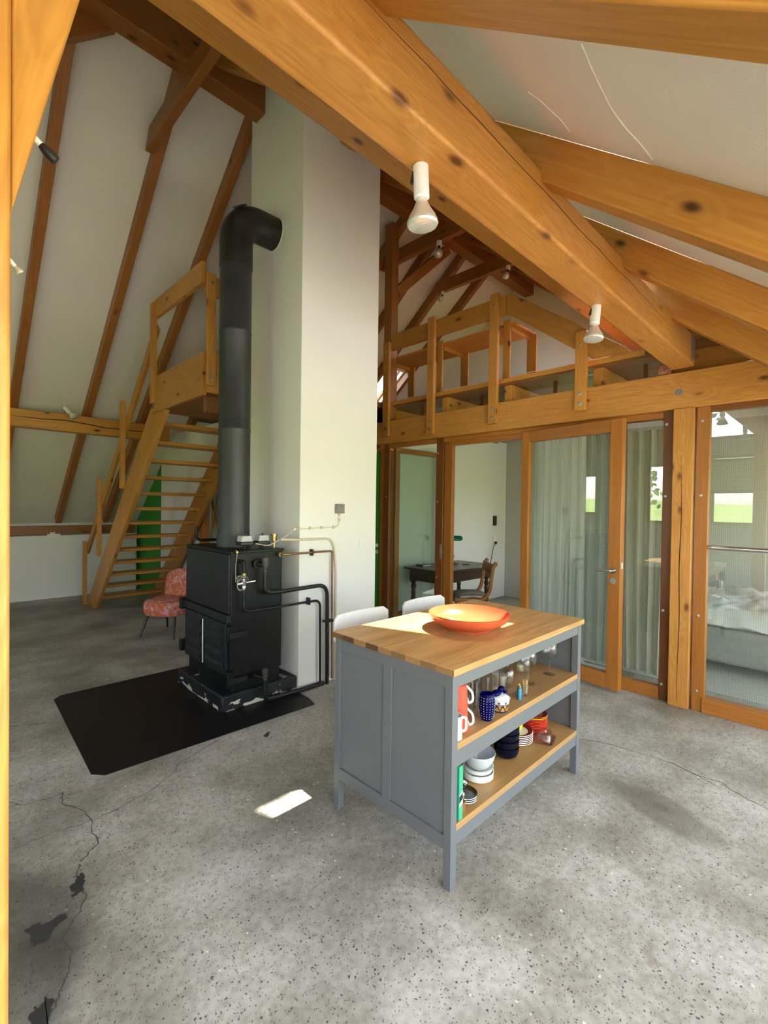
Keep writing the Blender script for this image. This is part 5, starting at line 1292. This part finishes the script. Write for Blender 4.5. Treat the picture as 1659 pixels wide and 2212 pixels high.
def loft(bm, loops, cap0=True, cap1=True):
    R_ = [[bm.verts.new(p) for p in l] for l in loops]
    for a, b in zip(R_[:-1], R_[1:]):
        for i in range(len(a)): bm.faces.new((a[i], a[(i + 1) % len(a)], b[(i + 1) % len(a)], b[i]))
    if cap0: bm.faces.new(R_[0][::-1])
    if cap1: bm.faces.new(R_[-1])
rt = 0.3
bm = bmesh.new(); loft(bm, [rrect(2.455, 1.185, 0.10, 0.075, 0.014, Z2, rt), rrect(2.455, 1.185, 0.13, 0.10, 0.02, Z2 + 0.008, rt), rrect(2.455, 1.185, 0.132, 0.102, 0.02, Z2 + 0.012, rt), rrect(2.455, 1.185, 0.11, 0.08, 0.016, Z2 + 0.007, rt)]); mk('tray', bm, PURPLE, bd)
bm = bmesh.new(); loft(bm, [rrect(2.455, 1.185, 0.105, 0.075, 0.016, Z2 + 0.009, rt), rrect(2.455, 1.185, 0.10, 0.07, 0.018, Z2 + 0.035, rt), rrect(2.455, 1.185, 0.085, 0.056, 0.018, Z2 + 0.048, rt), rrect(2.455, 1.185, 0.03, 0.02, 0.008, Z2 + 0.051, rt), rrect(2.455, 1.185, 0.024, 0.018, 0.008, Z2 + 0.064, rt)], cap0=False); mk('cover', bm, PURPLE, bd)
# ------------------------------------------------------------------ pink cocktail chair
def fabric_pink():
    m, nt, out = new_mat('pink_orange_fabric')
    tc = nt.nodes.new('ShaderNodeTexCoord'); co = tc.outputs['Object']
    n = N(nt, 'ShaderNodeTexNoise'); n.inputs['Scale'].default_value = 9; n.inputs['Detail'].default_value = 4; n.inputs['Distortion'].default_value = 2.5; L(nt, co, n.inputs['Vector'])
    c = ramp(nt, n.outputs['Fac'], [(0.35, (0.50, 0.13, 0.03)), (0.52, (0.55, 0.15, 0.08)), (0.58, (0.50, 0.18, 0.27)), (0.66, (0.68, 0.42, 0.36)), (0.75, (0.48, 0.11, 0.05))])
    w = N(nt, 'ShaderNodeTexVoronoi', feature='DISTANCE_TO_EDGE'); w.inputs['Scale'].default_value = 22; L(nt, co, w.inputs['Vector'])
    lt = N(nt, 'ShaderNodeMath', operation='LESS_THAN'); L(nt, w.outputs['Distance'], lt.inputs[0]); lt.inputs[1].default_value = 0.035
    n2 = N(nt, 'ShaderNodeTexNoise'); n2.inputs['Scale'].default_value = 14; L(nt, co, n2.inputs['Vector'])
    g = N(nt, 'ShaderNodeMath', operation='GREATER_THAN'); L(nt, n2.outputs['Fac'], g.inputs[0]); g.inputs[1].default_value = 0.5
    mm = N(nt, 'ShaderNodeMath', operation='MULTIPLY'); L(nt, lt.outputs[0], mm.inputs[0]); L(nt, g.outputs[0], mm.inputs[1])
    c = mixc(nt, mm.outputs[0], c.outputs[0], (0.70, 0.50, 0.46))
    principled(nt, out, c, 0.8, spec=0.2)
    return m
FP = fabric_pink()
def superloop(cx, cy, a, b, z, e=0.55, n=32, rot=0.0):
    out = []
    for k in range(n):
        t = 2 * PI * k / n
        x = a * math.copysign(abs(math.cos(t)) ** e, math.cos(t)); y = b * math.copysign(abs(math.sin(t)) ** e, math.sin(t))
        out.append((cx + x * math.cos(rot) - y * math.sin(rot), cy + x * math.sin(rot) + y * math.cos(rot), z))
    return out
px_, py_ = 0.0, 0.0
PCM = Matrix.Translation((2.10, 5.70, 0)) @ Matrix.Rotation(math.radians(35), 4, 'Z')
pc = thing('cocktail_chair', 'low cocktail chair in orange and pink patterned fabric, half behind the boiler', 'chair', (2.10, 5.70, 0))
bm = bmesh.new(); loft(bm, [superloop(px_, py_, a, b, z, 0.7) for a, b, z in ((0.17, 0.19, 0.235), (0.235, 0.245, 0.25), (0.25, 0.26, 0.30), (0.25, 0.26, 0.36), (0.235, 0.245, 0.405), (0.17, 0.18, 0.425))]); mk('seat', bm, FP, pc, M=PCM)
bm = bmesh.new(); R_ = []
for k in range(13):
    t = k / 12; z = 0.40 + 0.33 * t; xb = px_ + 0.19 + 0.10 * t
    wdt = 0.20 + 0.03 * math.sin(PI * t) - (0.10 * ((t - 0.8) / 0.2) ** 2 if t > 0.8 else 0)
    th = 0.045 if t < 0.95 else 0.025
    R_.append([(xb + th * math.cos(a) * 1.0 - 0.02 * (1 - abs(math.sin(a))), py_ + wdt * math.sin(a), z) for a in [2 * PI * i / 24 for i in range(24)]])
loft(bm, R_); mk('backrest', bm, FP, pc, M=PCM)
for dx, dy in ((-0.16, 0.17), (-0.16, -0.17), (0.16, 0.16), (0.16, -0.16)):
    bm = bmesh.new(); cyl(bm, (px_ + dx * 1.5, py_ + dy * 1.25, 0), (px_ + dx, py_ + dy, 0.255), 0.009, 0.019, 14); mk('leg', bm, BLKP, pc, M=PCM)
# small white adaptor on the ledge
ad = thing('cable_adaptor', 'small white plug adaptor lying on the knee-wall ledge', 'adaptor', (1.55, 9.04, 1.0))
mk('adaptor_body', B(1.42, 1.60, 9.01, 9.045, 1.0, 1.022), WHITEP, ad, bevel=0.004); mk('plug_block', B(1.46, 1.53, 9.01, 9.045, 1.022, 1.05), WHITEP, ad, bevel=0.006)
# ------------------------------------------------------------------ study behind the glass
window_4_pane = mk('pane', B(4.305, 4.311, 3.44, 4.23, 0.03, 2.24), PANE_GREEN, bpy.data.objects['window_4'])
dk = thing('writing_desk', 'dark old writing desk with turned legs against the study wall', 'desk', (5.1, 3.83, 0))
stile(dk, 4.50, 5.70, 3.49, 4.16, 0.722, 0.75, OLDWOOD, 'desk_top', 0.006)
for a in ((4.57, 5.63, 3.56, 3.58), (4.57, 5.63, 4.09, 4.11)): stile(dk, a[0], a[1], a[2], a[3], 0.58, 0.722, OLDWOOD, 'apron')
for a in ((4.56, 4.58), (5.62, 5.64)): stile(dk, a[0], a[1], 3.58, 4.09, 0.58, 0.722, OLDWOOD, 'apron')
for x in (4.60, 5.60):
    for y in (3.60, 4.07):
        bm = bmesh.new(); box(bm, x - 0.035, x + 0.035, y - 0.035, y + 0.035, 0.56, 0.722)
        lathe(bm, [(0, 0), (0.018, 0), (0.026, 0.03), (0.016, 0.06), (0.024, 0.12), (0.033, 0.30), (0.026, 0.40), (0.034, 0.42), (0.024, 0.45), (0.036, 0.50), (0.022, 0.53), (0.034, 0.56), (0, 0.56)], (x, y, 0), 20); mk('leg', bm, OLDWOOD, dk)
bl = thing('desk_lamp', 'brass banker lamp with green glass shade on the desk', 'lamp', (5.32, 3.93, 0.75))
LX, LY = 5.25, 3.93
bm = bmesh.new(); lathe(bm, [(0, 0), (0.075, 0), (0.08, 0.012), (0.06, 0.025), (0.03, 0.035), (0.012, 0.05), (0.014, 0.075), (0.022, 0.095), (0.03, 0.115), (0.02, 0.135), (0.010, 0.15), (0.016, 0.165), (0.008, 0.18), (0.007, 0.30), (0.012, 0.31), (0.006, 0.36), (0, 0.36)], (LX, LY, 0.75), 28); mk('lamp_base', bm, BRASS, bl)
LGREEN = plain('green_shade_glass', (0.004, 0.14, 0.07), 0.15)
bm = bmesh.new(); P_ = []
for k in range(9):
    a = math.radians(-25 + 205 * k / 8)
    P_.append((0.075 * math.cos(a), 0.055 * math.sin(a)))
L0 = [(LX - 0.13 * 0.75, LY, 0)]
du = V((0.72, -0.69, 0)); dv = V((0.69, 0.72, 0))
def shp(u, p): q = V((LX, LY, 1.09)) + du * u + dv * p[0]; q.z += p[1]; return q
rows = []
for u, s in ((-0.135, 0.55), (-0.125, 0.85), (-0.11, 1.0), (0.11, 1.0), (0.125, 0.85), (0.135, 0.55)):
    rows.append([bm.verts.new(shp(u, (p[0] * s, p[1] * s))) for p in P_])
for a, b in zip(rows[:-1], rows[1:]):
    for i in range(len(a) - 1): bm.faces.new((a[i], a[i + 1], b[i + 1], b[i]))
bm.faces.new(rows[0]); bm.faces.new(rows[-1][::-1])
mk('lamp_shade', bm, LGREEN, bl)
bk = thing('book', 'dark book lying at the left end of the desk', 'book', (4.78, 4.0, 0.75))
mk('cover', B(4.68, 4.84, 3.98, 4.10, 0.75, 0.772), OLDWOOD, bk); mk('pages', B(4.684, 4.842, 3.978, 4.098, 0.754, 0.768), CREAM, bk)
tag(mk('coaster', (lambda b_: (lathe(b_, [(0, 0), (0.05, 0), (0.05, 0.008), (0, 0.008)], (5.33, 3.76, 0.75), 24), b_)[1])(bmesh.new()), BLKP), 'round black coaster on the desk in front of the lamp', 'coaster')
# old chair, striped seat
cf = Matrix.Translation((4.86, 3.37, 0)) @ Matrix.Rotation(math.radians(-43), 4, 'Z')   # local +X = towards the backrest
oc = thing('side_chair', 'curved wooden side chair with striped seat at the desk', 'chair', (4.95, 3.27, 0))
def stripes():
    m, nt, out = new_mat('striped_seat_cloth')
    tc = nt.nodes.new('ShaderNodeTexCoord'); sx = nt.nodes.new('ShaderNodeSeparateXYZ'); L(nt, tc.outputs['Object'], sx.inputs[0])
    mu = N(nt, 'ShaderNodeMath', operation='MULTIPLY'); L(nt, sx.outputs['Y'], mu.inputs[0]); mu.inputs[1].default_value = 16
    f = N(nt, 'ShaderNodeMath', operation='FRACT'); L(nt, mu.outputs[0], f.inputs[0])
    c = ramp(nt, f.outputs[0], [(0, (0.05, 0.05, 0.045)), (0.3, (0.42, 0.37, 0.27)), (0.5, (0.06, 0.05, 0.06)), (0.62, (0.36, 0.33, 0.25))], 'CONSTANT')
    principled(nt, out, c.outputs[0], 0.8, spec=0.2)
    return m
bm = bmesh.new(); loft(bm, [superloop(0, 0, a, b, z, 0.5) for a, b, z in ((0.19, 0.20, 0.43), (0.205, 0.215, 0.445), (0.20, 0.21, 0.47), (0.15, 0.16, 0.49))]); mk('seat', bm, stripes(), oc, M=cf)
for s in (-1, 1):
    bm = bmesh.new()
    pts = fillet([(-0.22, s * 0.21, 0.43), (0.12, s * 0.215, 0.42), (0.20, s * 0.215, 0.52), (0.235, s * 0.21, 0.82), (0.275, s * 0.21, 0.88)], 0.12, 8)
    tube(bm, pts, [0.024] * len(pts), 8); mk('side_rail', bm, CHAIRWOOD, oc, M=cf)
    bm = bmesh.new(); tube(bm, fillet([(-0.19, s * 0.19, 0.43), (-0.20, s * 0.19, 0.2), (-0.23, s * 0.2, 0)], 0.1), 0.02, 8); mk('leg', bm, CHAIRWOOD, oc, M=cf)
    bm = bmesh.new(); tube(bm, fillet([(0.19, s * 0.19, 0.43), (0.21, s * 0.19, 0.2), (0.29, s * 0.2, 0)], 0.1), 0.02, 8); mk('leg', bm, CHAIRWOOD, oc, M=cf)
mb_ = bmesh.new(); box(mb_, 0.215, 0.245, -0.21, 0.21, 0.74, 0.86); mk('top_rail', mb_, CHAIRWOOD, oc, bevel=0.006, M=cf)
mb_ = bmesh.new(); box(mb_, -0.215, -0.19, -0.20, 0.20, 0.385, 0.44); mk('front_rail', mb_, CHAIRWOOD, oc, bevel=0.004, M=cf)
sk = thing('wall_socket', 'white wall socket with black plug on the study wall', 'socket', (6.95, 4.3, 0.97))
mk('socket_plate', B(6.86, 6.945, 4.288, 4.30, 0.905, 1.075), WHITEP, sk, bevel=0.003)
bm = bmesh.new(); cyl(bm, (6.905, 4.288, 0.945), (6.905, 4.25, 0.945), 0.02); mk('plug', bm, BLKP, sk)
pcable = thing('power_cord', 'black cord drooping from the study socket behind the chair', 'cord', (6.9, 4.25, 0.94))
bm = bmesh.new(); tube(bm, fillet([(6.905, 4.25, 0.945), (6.80, 4.245, 0.90), (6.70, 4.25, 0.55), (6.58, 4.25, 0.15), (6.35, 4.2, 0.004), (5.75, 4.12, 0.004)], 0.15, 6), 0.006, 8); mk('cord', bm, BLKP, pcable)
pn_ = thing('control_panel', 'black control panel on the study wall above the socket', 'panel', (6.9, 4.3, 1.3))
mk('panel_face', B(6.85, 6.95, 4.285, 4.30, 1.235, 1.40), BLKP, pn_, bevel=0.003)
# ------------------------------------------------------------------ bedroom behind the glass
def cloth(name, col, tr=0.35):
    m, nt, out = new_mat(name)
    tc = nt.nodes.new('ShaderNodeTexCoord'); n = N(nt, 'ShaderNodeTexNoise'); n.inputs['Scale'].default_value = 300; L(nt, tc.outputs['Object'], n.inputs['Vector'])
    r = ramp(nt, n.outputs['Fac'], [(0.3, tuple(c * 0.92 for c in col)), (0.7, col)])
    d = N(nt, 'ShaderNodeBsdfDiffuse'); t = N(nt, 'ShaderNodeBsdfTranslucent'); L(nt, r.outputs[0], d.inputs[0]); L(nt, r.outputs[0], t.inputs[0])
    mx = nt.nodes.new('ShaderNodeMixShader'); mx.inputs[0].default_value = tr; L(nt, d.outputs[0], mx.inputs[1]); L(nt, t.outputs[0], mx.inputs[2]); L(nt, mx.outputs[0], out.inputs['Surface'])
    return m
CURT = cloth('white_curtain_cloth', (0.80, 0.81, 0.78)); LINEN = cloth('white_bed_linen', (0.80, 0.80, 0.79), 0.1)
def curtain(y0, y1, folds, label, flare=0.0, seed=1, mat=None):
    rnd = random.Random(seed); bm = bmesh.new(); nu, nz = folds * 10, 24; R_ = []
    ph = [rnd.uniform(-0.8, 0.8) for _ in range(folds + 2)]; am = [rnd.uniform(0.5, 1.2) for _ in range(folds + 2)]
    for j in range(nz + 1):
        t = j / nz; z = 2.27 - t * 2.225; row = []
        for i in range(nu + 1):
            u = i / nu; k = u * folds; b = int(min(k, folds - 1))
            wv = math.sin(2 * PI * k + ph[b] * (0.4 + 0.6 * t)) * (am[b] * (1 - (k - b)) + am[b + 1] * (k - b))
            yy = y0 + (y1 - y0) * u + 0.012 * math.sin(4 * PI * k + 1.3) + flare * t * t * (0.5 - u)
            row.append(bm.verts.new((4.74 + 0.032 * wv + 0.012 * math.sin(5 * t + 3 * u) * t, yy, z)))
        R_.append(row)
    for a, b in zip(R_[:-1], R_[1:]):
        for i in range(nu): bm.faces.new((a[i], a[i + 1], b[i + 1], b[i]))
    o = mk('curtain', bm, mat or CURT)
    sd = o.modifiers.new('thickness', 'SOLIDIFY'); sd.thickness = 0.0015
    return tag(o, label, 'curtain')
curtain(1.60, 2.56, 10, 'wide white curtain hanging in folds behind the door leaf that stands ajar', seed=3)
curtain(1.15, 1.55, 4, 'narrow curtain beside the column, behind the fixed pane', 0.06, 5, cloth('ecru_curtain_cloth', (0.82, 0.80, 0.72)))
bd_ = thing('bed', 'low grey upholstered bed with rumpled white bedding behind the right pane', 'bed', (6.1, 0.1, 0))
mk('bed_base', B(5.36, 7.0, -1.3, 1.30, 0.10, 0.43), plain('grey_upholstery', (0.27, 0.27, 0.25), 0.85, noise=0.1), bd_, bevel=0.03, seg=4)
mk('mattress', B(5.40, 6.96, -1.25, 1.26, 0.43, 0.56), LINEN, bd_, bevel=0.04, seg=4)
for x, y in ((5.5, 1.15), (5.5, -1.15), (6.85, 1.15), (6.85, -1.15)):
    bm = bmesh.new(); cyl(bm, (x, y, 0), (x, y, 0.10), 0.03); mk('foot', bm, BLKP, bd_)
bm = bmesh.new(); rnd = random.Random(4); nx, ny = 50, 80; G = []
import mathutils.noise as mn
for i in range(nx + 1):
    row = []
    for j in range(ny + 1):
        x = 5.36 + 1.6 * i / nx; y = -1.28 + 2.56 * j / ny
        h = 0.60 + 0.045 * mn.noise(V((x * 3, y * 3, 0))) + 0.035 * abs(mn.noise(V((x * 7 + y * 3, y * 5, 2)))) + 0.02 * mn.noise(V((x * 14, y * 14, 5)))
        e = min(i, 4) / 4
        h = 0.46 + (h - 0.46) * math.sin(e * PI / 2) + (0.03 * mn.noise(V((y * 5, 1, 1))) if e < 0.5 else 0)
        row.append(bm.verts.new((x - (0.015 if i == 0 else 0), y, h)))
    G.append(row)
for i in range(nx):
    for j in range(ny): bm.faces.new((G[i][j], G[i + 1][j], G[i + 1][j + 1], G[i][j + 1]))
dv_ = mk('duvet', bm, LINEN, bd_); sd = dv_.modifiers.new('thickness', 'SOLIDIFY'); sd.thickness = 0.02; sd.offset = -1
tag(mk('rug', B(4.75, 5.75, 0.47, 1.9, 0.0, 0.008), plain('light_grey_rug', (0.42, 0.42, 0.38), 0.9, noise=0.2, nscale=90)), 'pale grey rug on the bedroom floor before the bed', 'rug')
# ------------------------------------------------------------------ outside
def grass():
    m, nt, out = new_mat('meadow'); tc = nt.nodes.new('ShaderNodeTexCoord')
    n = N(nt, 'ShaderNodeTexNoise'); n.inputs['Scale'].default_value = 0.4; n.inputs['Detail'].default_value = 8; L(nt, tc.outputs['Object'], n.inputs['Vector'])
    r = ramp(nt, n.outputs['Fac'], [(0.3, (0.14, 0.19, 0.06)), (0.6, (0.22, 0.28, 0.09)), (0.8, (0.31, 0.33, 0.15))])
    principled(nt, out, r.outputs[0], 0.9, spec=0.1); return m
bm = bmesh.new(); bmesh.ops.create_grid(bm, x_segments=60, y_segments=60, size=150)
for v in bm.verts:
    d = math.hypot(v.co.x, v.co.y); v.co.z = -0.16 + (max(0, d - 40) * 0.035 + 1.5 * mn.noise(v.co * 0.03) * min(1, max(0, d - 30) / 30))
tr_ = struct(mk('bounce_slab', B(-6.0, 10.0, -9.0, -1.86, -0.15, -0.03), plain('bounce_slab_stone', (0.40, 0.375, 0.33), 0.9, noise=0.15, nscale=3)))  # unseen pale slab, added to bounce neutral light in from the south
gr = mk('ground', bm, grass()); gr['kind'] = 'structure'
LEAF = plain('tree_leaf', (0.06, 0.13, 0.025), 0.6); BARK = plain('tree_bark', (0.12, 0.08, 0.05), 0.9)
def tree(x, y, h, r, label, n=1500, seed=2):
    rnd = random.Random(seed); t = thing('garden_tree', label, 'tree', (x, y, -0.16), 'trees outside')
    bm = bmesh.new(); tube(bm, [(x, y, -0.2), (x + 0.1, y, h * 0.4), (x, y + 0.1, h * 0.75)], [0.16, 0.12, 0.05], 8)
    for k in range(7):
        a = rnd.uniform(0, 6.28); z = h * rnd.uniform(0.35, 0.7)
        tube(bm, [(x, y, z), (x + r * 0.6 * math.cos(a), y + r * 0.6 * math.sin(a), z + h * 0.15)], [0.06, 0.02], 6)
    mk('trunk', bm, BARK, t)
    bm = bmesh.new()
    cl_ = [(rnd.gauss(0, r * 0.45), rnd.gauss(0, r * 0.45), rnd.gauss(h * 0.68, h * 0.15)) for _ in range(26)]
    for k in range(n):
        c = rnd.choice(cl_); p = V((x + c[0] + rnd.gauss(0, r * 0.2), y + c[1] + rnd.gauss(0, r * 0.2), c[2] + rnd.gauss(0, r * 0.16)))
        u = V((rnd.uniform(-1, 1), rnd.uniform(-1, 1), rnd.uniform(-1, 1))).normalized() * rnd.uniform(0.07, 0.14); w = u.orthogonal() * 0.5
        bm.faces.new([bm.verts.new(q) for q in (p - u, p + w, p + u, p - w)])
    f = mk('foliage', bm, LEAF, t, recalc=False, smooth=False); f['kind'] = 'stuff'
tree(-7.5, 5.2, 5.5, 1.5, 'leafy tree outside the gable window behind the viewer')
tree(-10.5, -4.0, 6.5, 2.0, 'second tree outside, further along the meadow', 1500, 5)
# ------------------------------------------------------------------ light
w = bpy.data.worlds.new('sky'); scn.world = w; w.use_nodes = True; nt = w.node_tree; nt.nodes.clear()
sky = nt.nodes.new('ShaderNodeTexSky'); sky.sky_type = 'NISHITA'; sky.sun_disc = False; sky.sun_elevation = math.radians(55); sky.sun_rotation = math.radians(90); sky.air_density = 1.0; sky.dust_density = 2.5; sky.ozone_density = 1.0
bg = nt.nodes.new('ShaderNodeBackground'); bg.inputs['Strength'].default_value = SKY
wo = nt.nodes.new('ShaderNodeOutputWorld'); hz_ = mixc(nt, 0.45, sky.outputs[0], (HAZE[0], HAZE[1], HAZE[2]))
nt.links.new(hz_, bg.inputs[0]); nt.links.new(bg.outputs[0], wo.inputs[0])
sd_ = bpy.data.lights.new('sun', 'SUN'); sd_.energy = SUN; sd_.angle = math.radians(0.7); sd_.color = (1.0, 0.95, 0.86)
so = bpy.data.objects.new('sun', sd_); COL.objects.link(so)
so.rotation_euler = V((1.3, -0.35, 2.6)).to_track_quat('Z', 'Y').to_euler()
so.location = (8, -2, 12)
def portal(name, c, sx, sy, nrm, up=(0, 0, 1)):
    ld_ = bpy.data.lights.new(name, 'AREA'); ld_.shape = 'RECTANGLE'; ld_.size = sx; ld_.size_y = sy; ld_.cycles.is_portal = True
    o = bpy.data.objects.new(name, ld_); COL.objects.link(o)
    z = -V(nrm).normalized(); y = V(up); y = (y - z * y.dot(z)).normalized(); x = y.cross(z)
    M = Matrix((x, y, z)).transposed().to_4x4(); M.translation = c; o.matrix_basis = M
for k, (a, b, c_, d) in enumerate(WEST): portal('daylight_west', (XW - 0.17, (a + b) / 2, (c_ + d) / 2), b - a, d - c_, (1, 0, 0))
for k, (a, b, c_, d) in enumerate(EAST_FILL): portal('fill_daylight_east', (XE + 0.17, (a + b) / 2, (c_ + d) / 2), b - a, d - c_, (-1, 0, 0))
portal('fill_daylight_flat_roof', ((FX0 + FX1) / 2, (FY0 + FY1) / 2, 2.46), FX1 - FX0, FY1 - FY0, (0, 0, -1), (0, 1, 0))
yq = (TY0 + TY1) / 2
portal('daylight_loft_roof', ((TX0 + TX1) / 2, yq - 0.2 * math.sin(AX), zr(yq) + 0.22 * math.cos(AX)), TX1 - TX0, (TY1 - TY0) / math.cos(AX), (0, math.sin(AX), -math.cos(AX)), (0, 1, SL))
yq = (UY0 + UY1) / 2
portal('daylight_loft_roof', ((UX0 + UX1) / 2, yq - 0.2 * math.sin(AX), zr(yq) + 0.22 * math.cos(AX)), UX1 - UX0, (UY1 - UY0) / math.cos(AX), (0, math.sin(AX), -math.cos(AX)), (0, 1, SL))
yq = (QY0 + QY1) / 2
portal('daylight_loft_roof', ((QX0 + QX1) / 2, yq - 0.2 * math.sin(AX), zr(yq) + 0.22 * math.cos(AX)), QX1 - QX0, (QY1 - QY0) / math.cos(AX), (0, math.sin(AX), -math.cos(AX)), (0, 1, SL))
for k, (a, b, c_, d) in enumerate(SOUTH): portal('daylight_south', ((a + b) / 2, YR - 0.17, (c_ + d) / 2), b - a, d - c_, (0, 1, 0))
ym = (SY0 + SY1) / 2
yl_ = (RY0 + RY1) / 2
portal('daylight_roof', ((RX0 + RX1) / 2, yl_ + 0.2 * math.sin(AX), zl(yl_) + 0.22 * math.cos(AX)), RX1 - RX0, (RY1 - RY0) / math.cos(AX), (0, -math.sin(AX), -math.cos(AX)), (0, -1, SL))
portal('daylight_roof', ((SX0 + SX1) / 2, ym - 0.18 * math.sin(AX), zr(ym) + 0.2 * math.cos(AX)), SX1 - SX0, (SY1 - SY0) / math.cos(AX), (0, math.sin(AX), -math.cos(AX)), (0, 1, SL))
# ------------------------------------------------------------------ camera
rr = V((0.71019735, -0.70387341, 0.01348841)); uu = V((-2.58756245e-04, 1.88986128e-02, 9.99821372e-01)); ff = V((0.70400259, 0.71007398, -0.01323961))
cam = bpy.data.cameras.new('camera'); cam.sensor_fit = 'HORIZONTAL'; cam.sensor_width = 36.0; cam.lens = 36.0 * 1009.27 / 1659; cam.clip_start = 0.02
co_ = bpy.data.objects.new('camera', cam); COL.objects.link(co_)
M = Matrix((rr, uu, -ff)).transposed().to_4x4(); M.translation = (0, 0, 1.5441); co_.matrix_world = M
scn.camera = co_
vs = scn.view_settings; scn.display_settings.display_device = 'sRGB'
vs.view_transform = 'Standard'; vs.look = 'None'; vs.gamma = 1.0; vs.exposure = EXPO; vs.use_curve_mapping = False
cy = scn.cycles
cy.use_denoising = True; cy.max_bounces = 10; cy.diffuse_bounces = 5; cy.use_adaptive_sampling = True; cy.adaptive_threshold = 0.02; cy.glossy_bounces = 5; cy.transparent_max_bounces = 24; cy.transmission_bounces = 6
cy.sample_clamp_indirect = 8.0; cy.caustics_reflective = False; cy.caustics_refractive = False
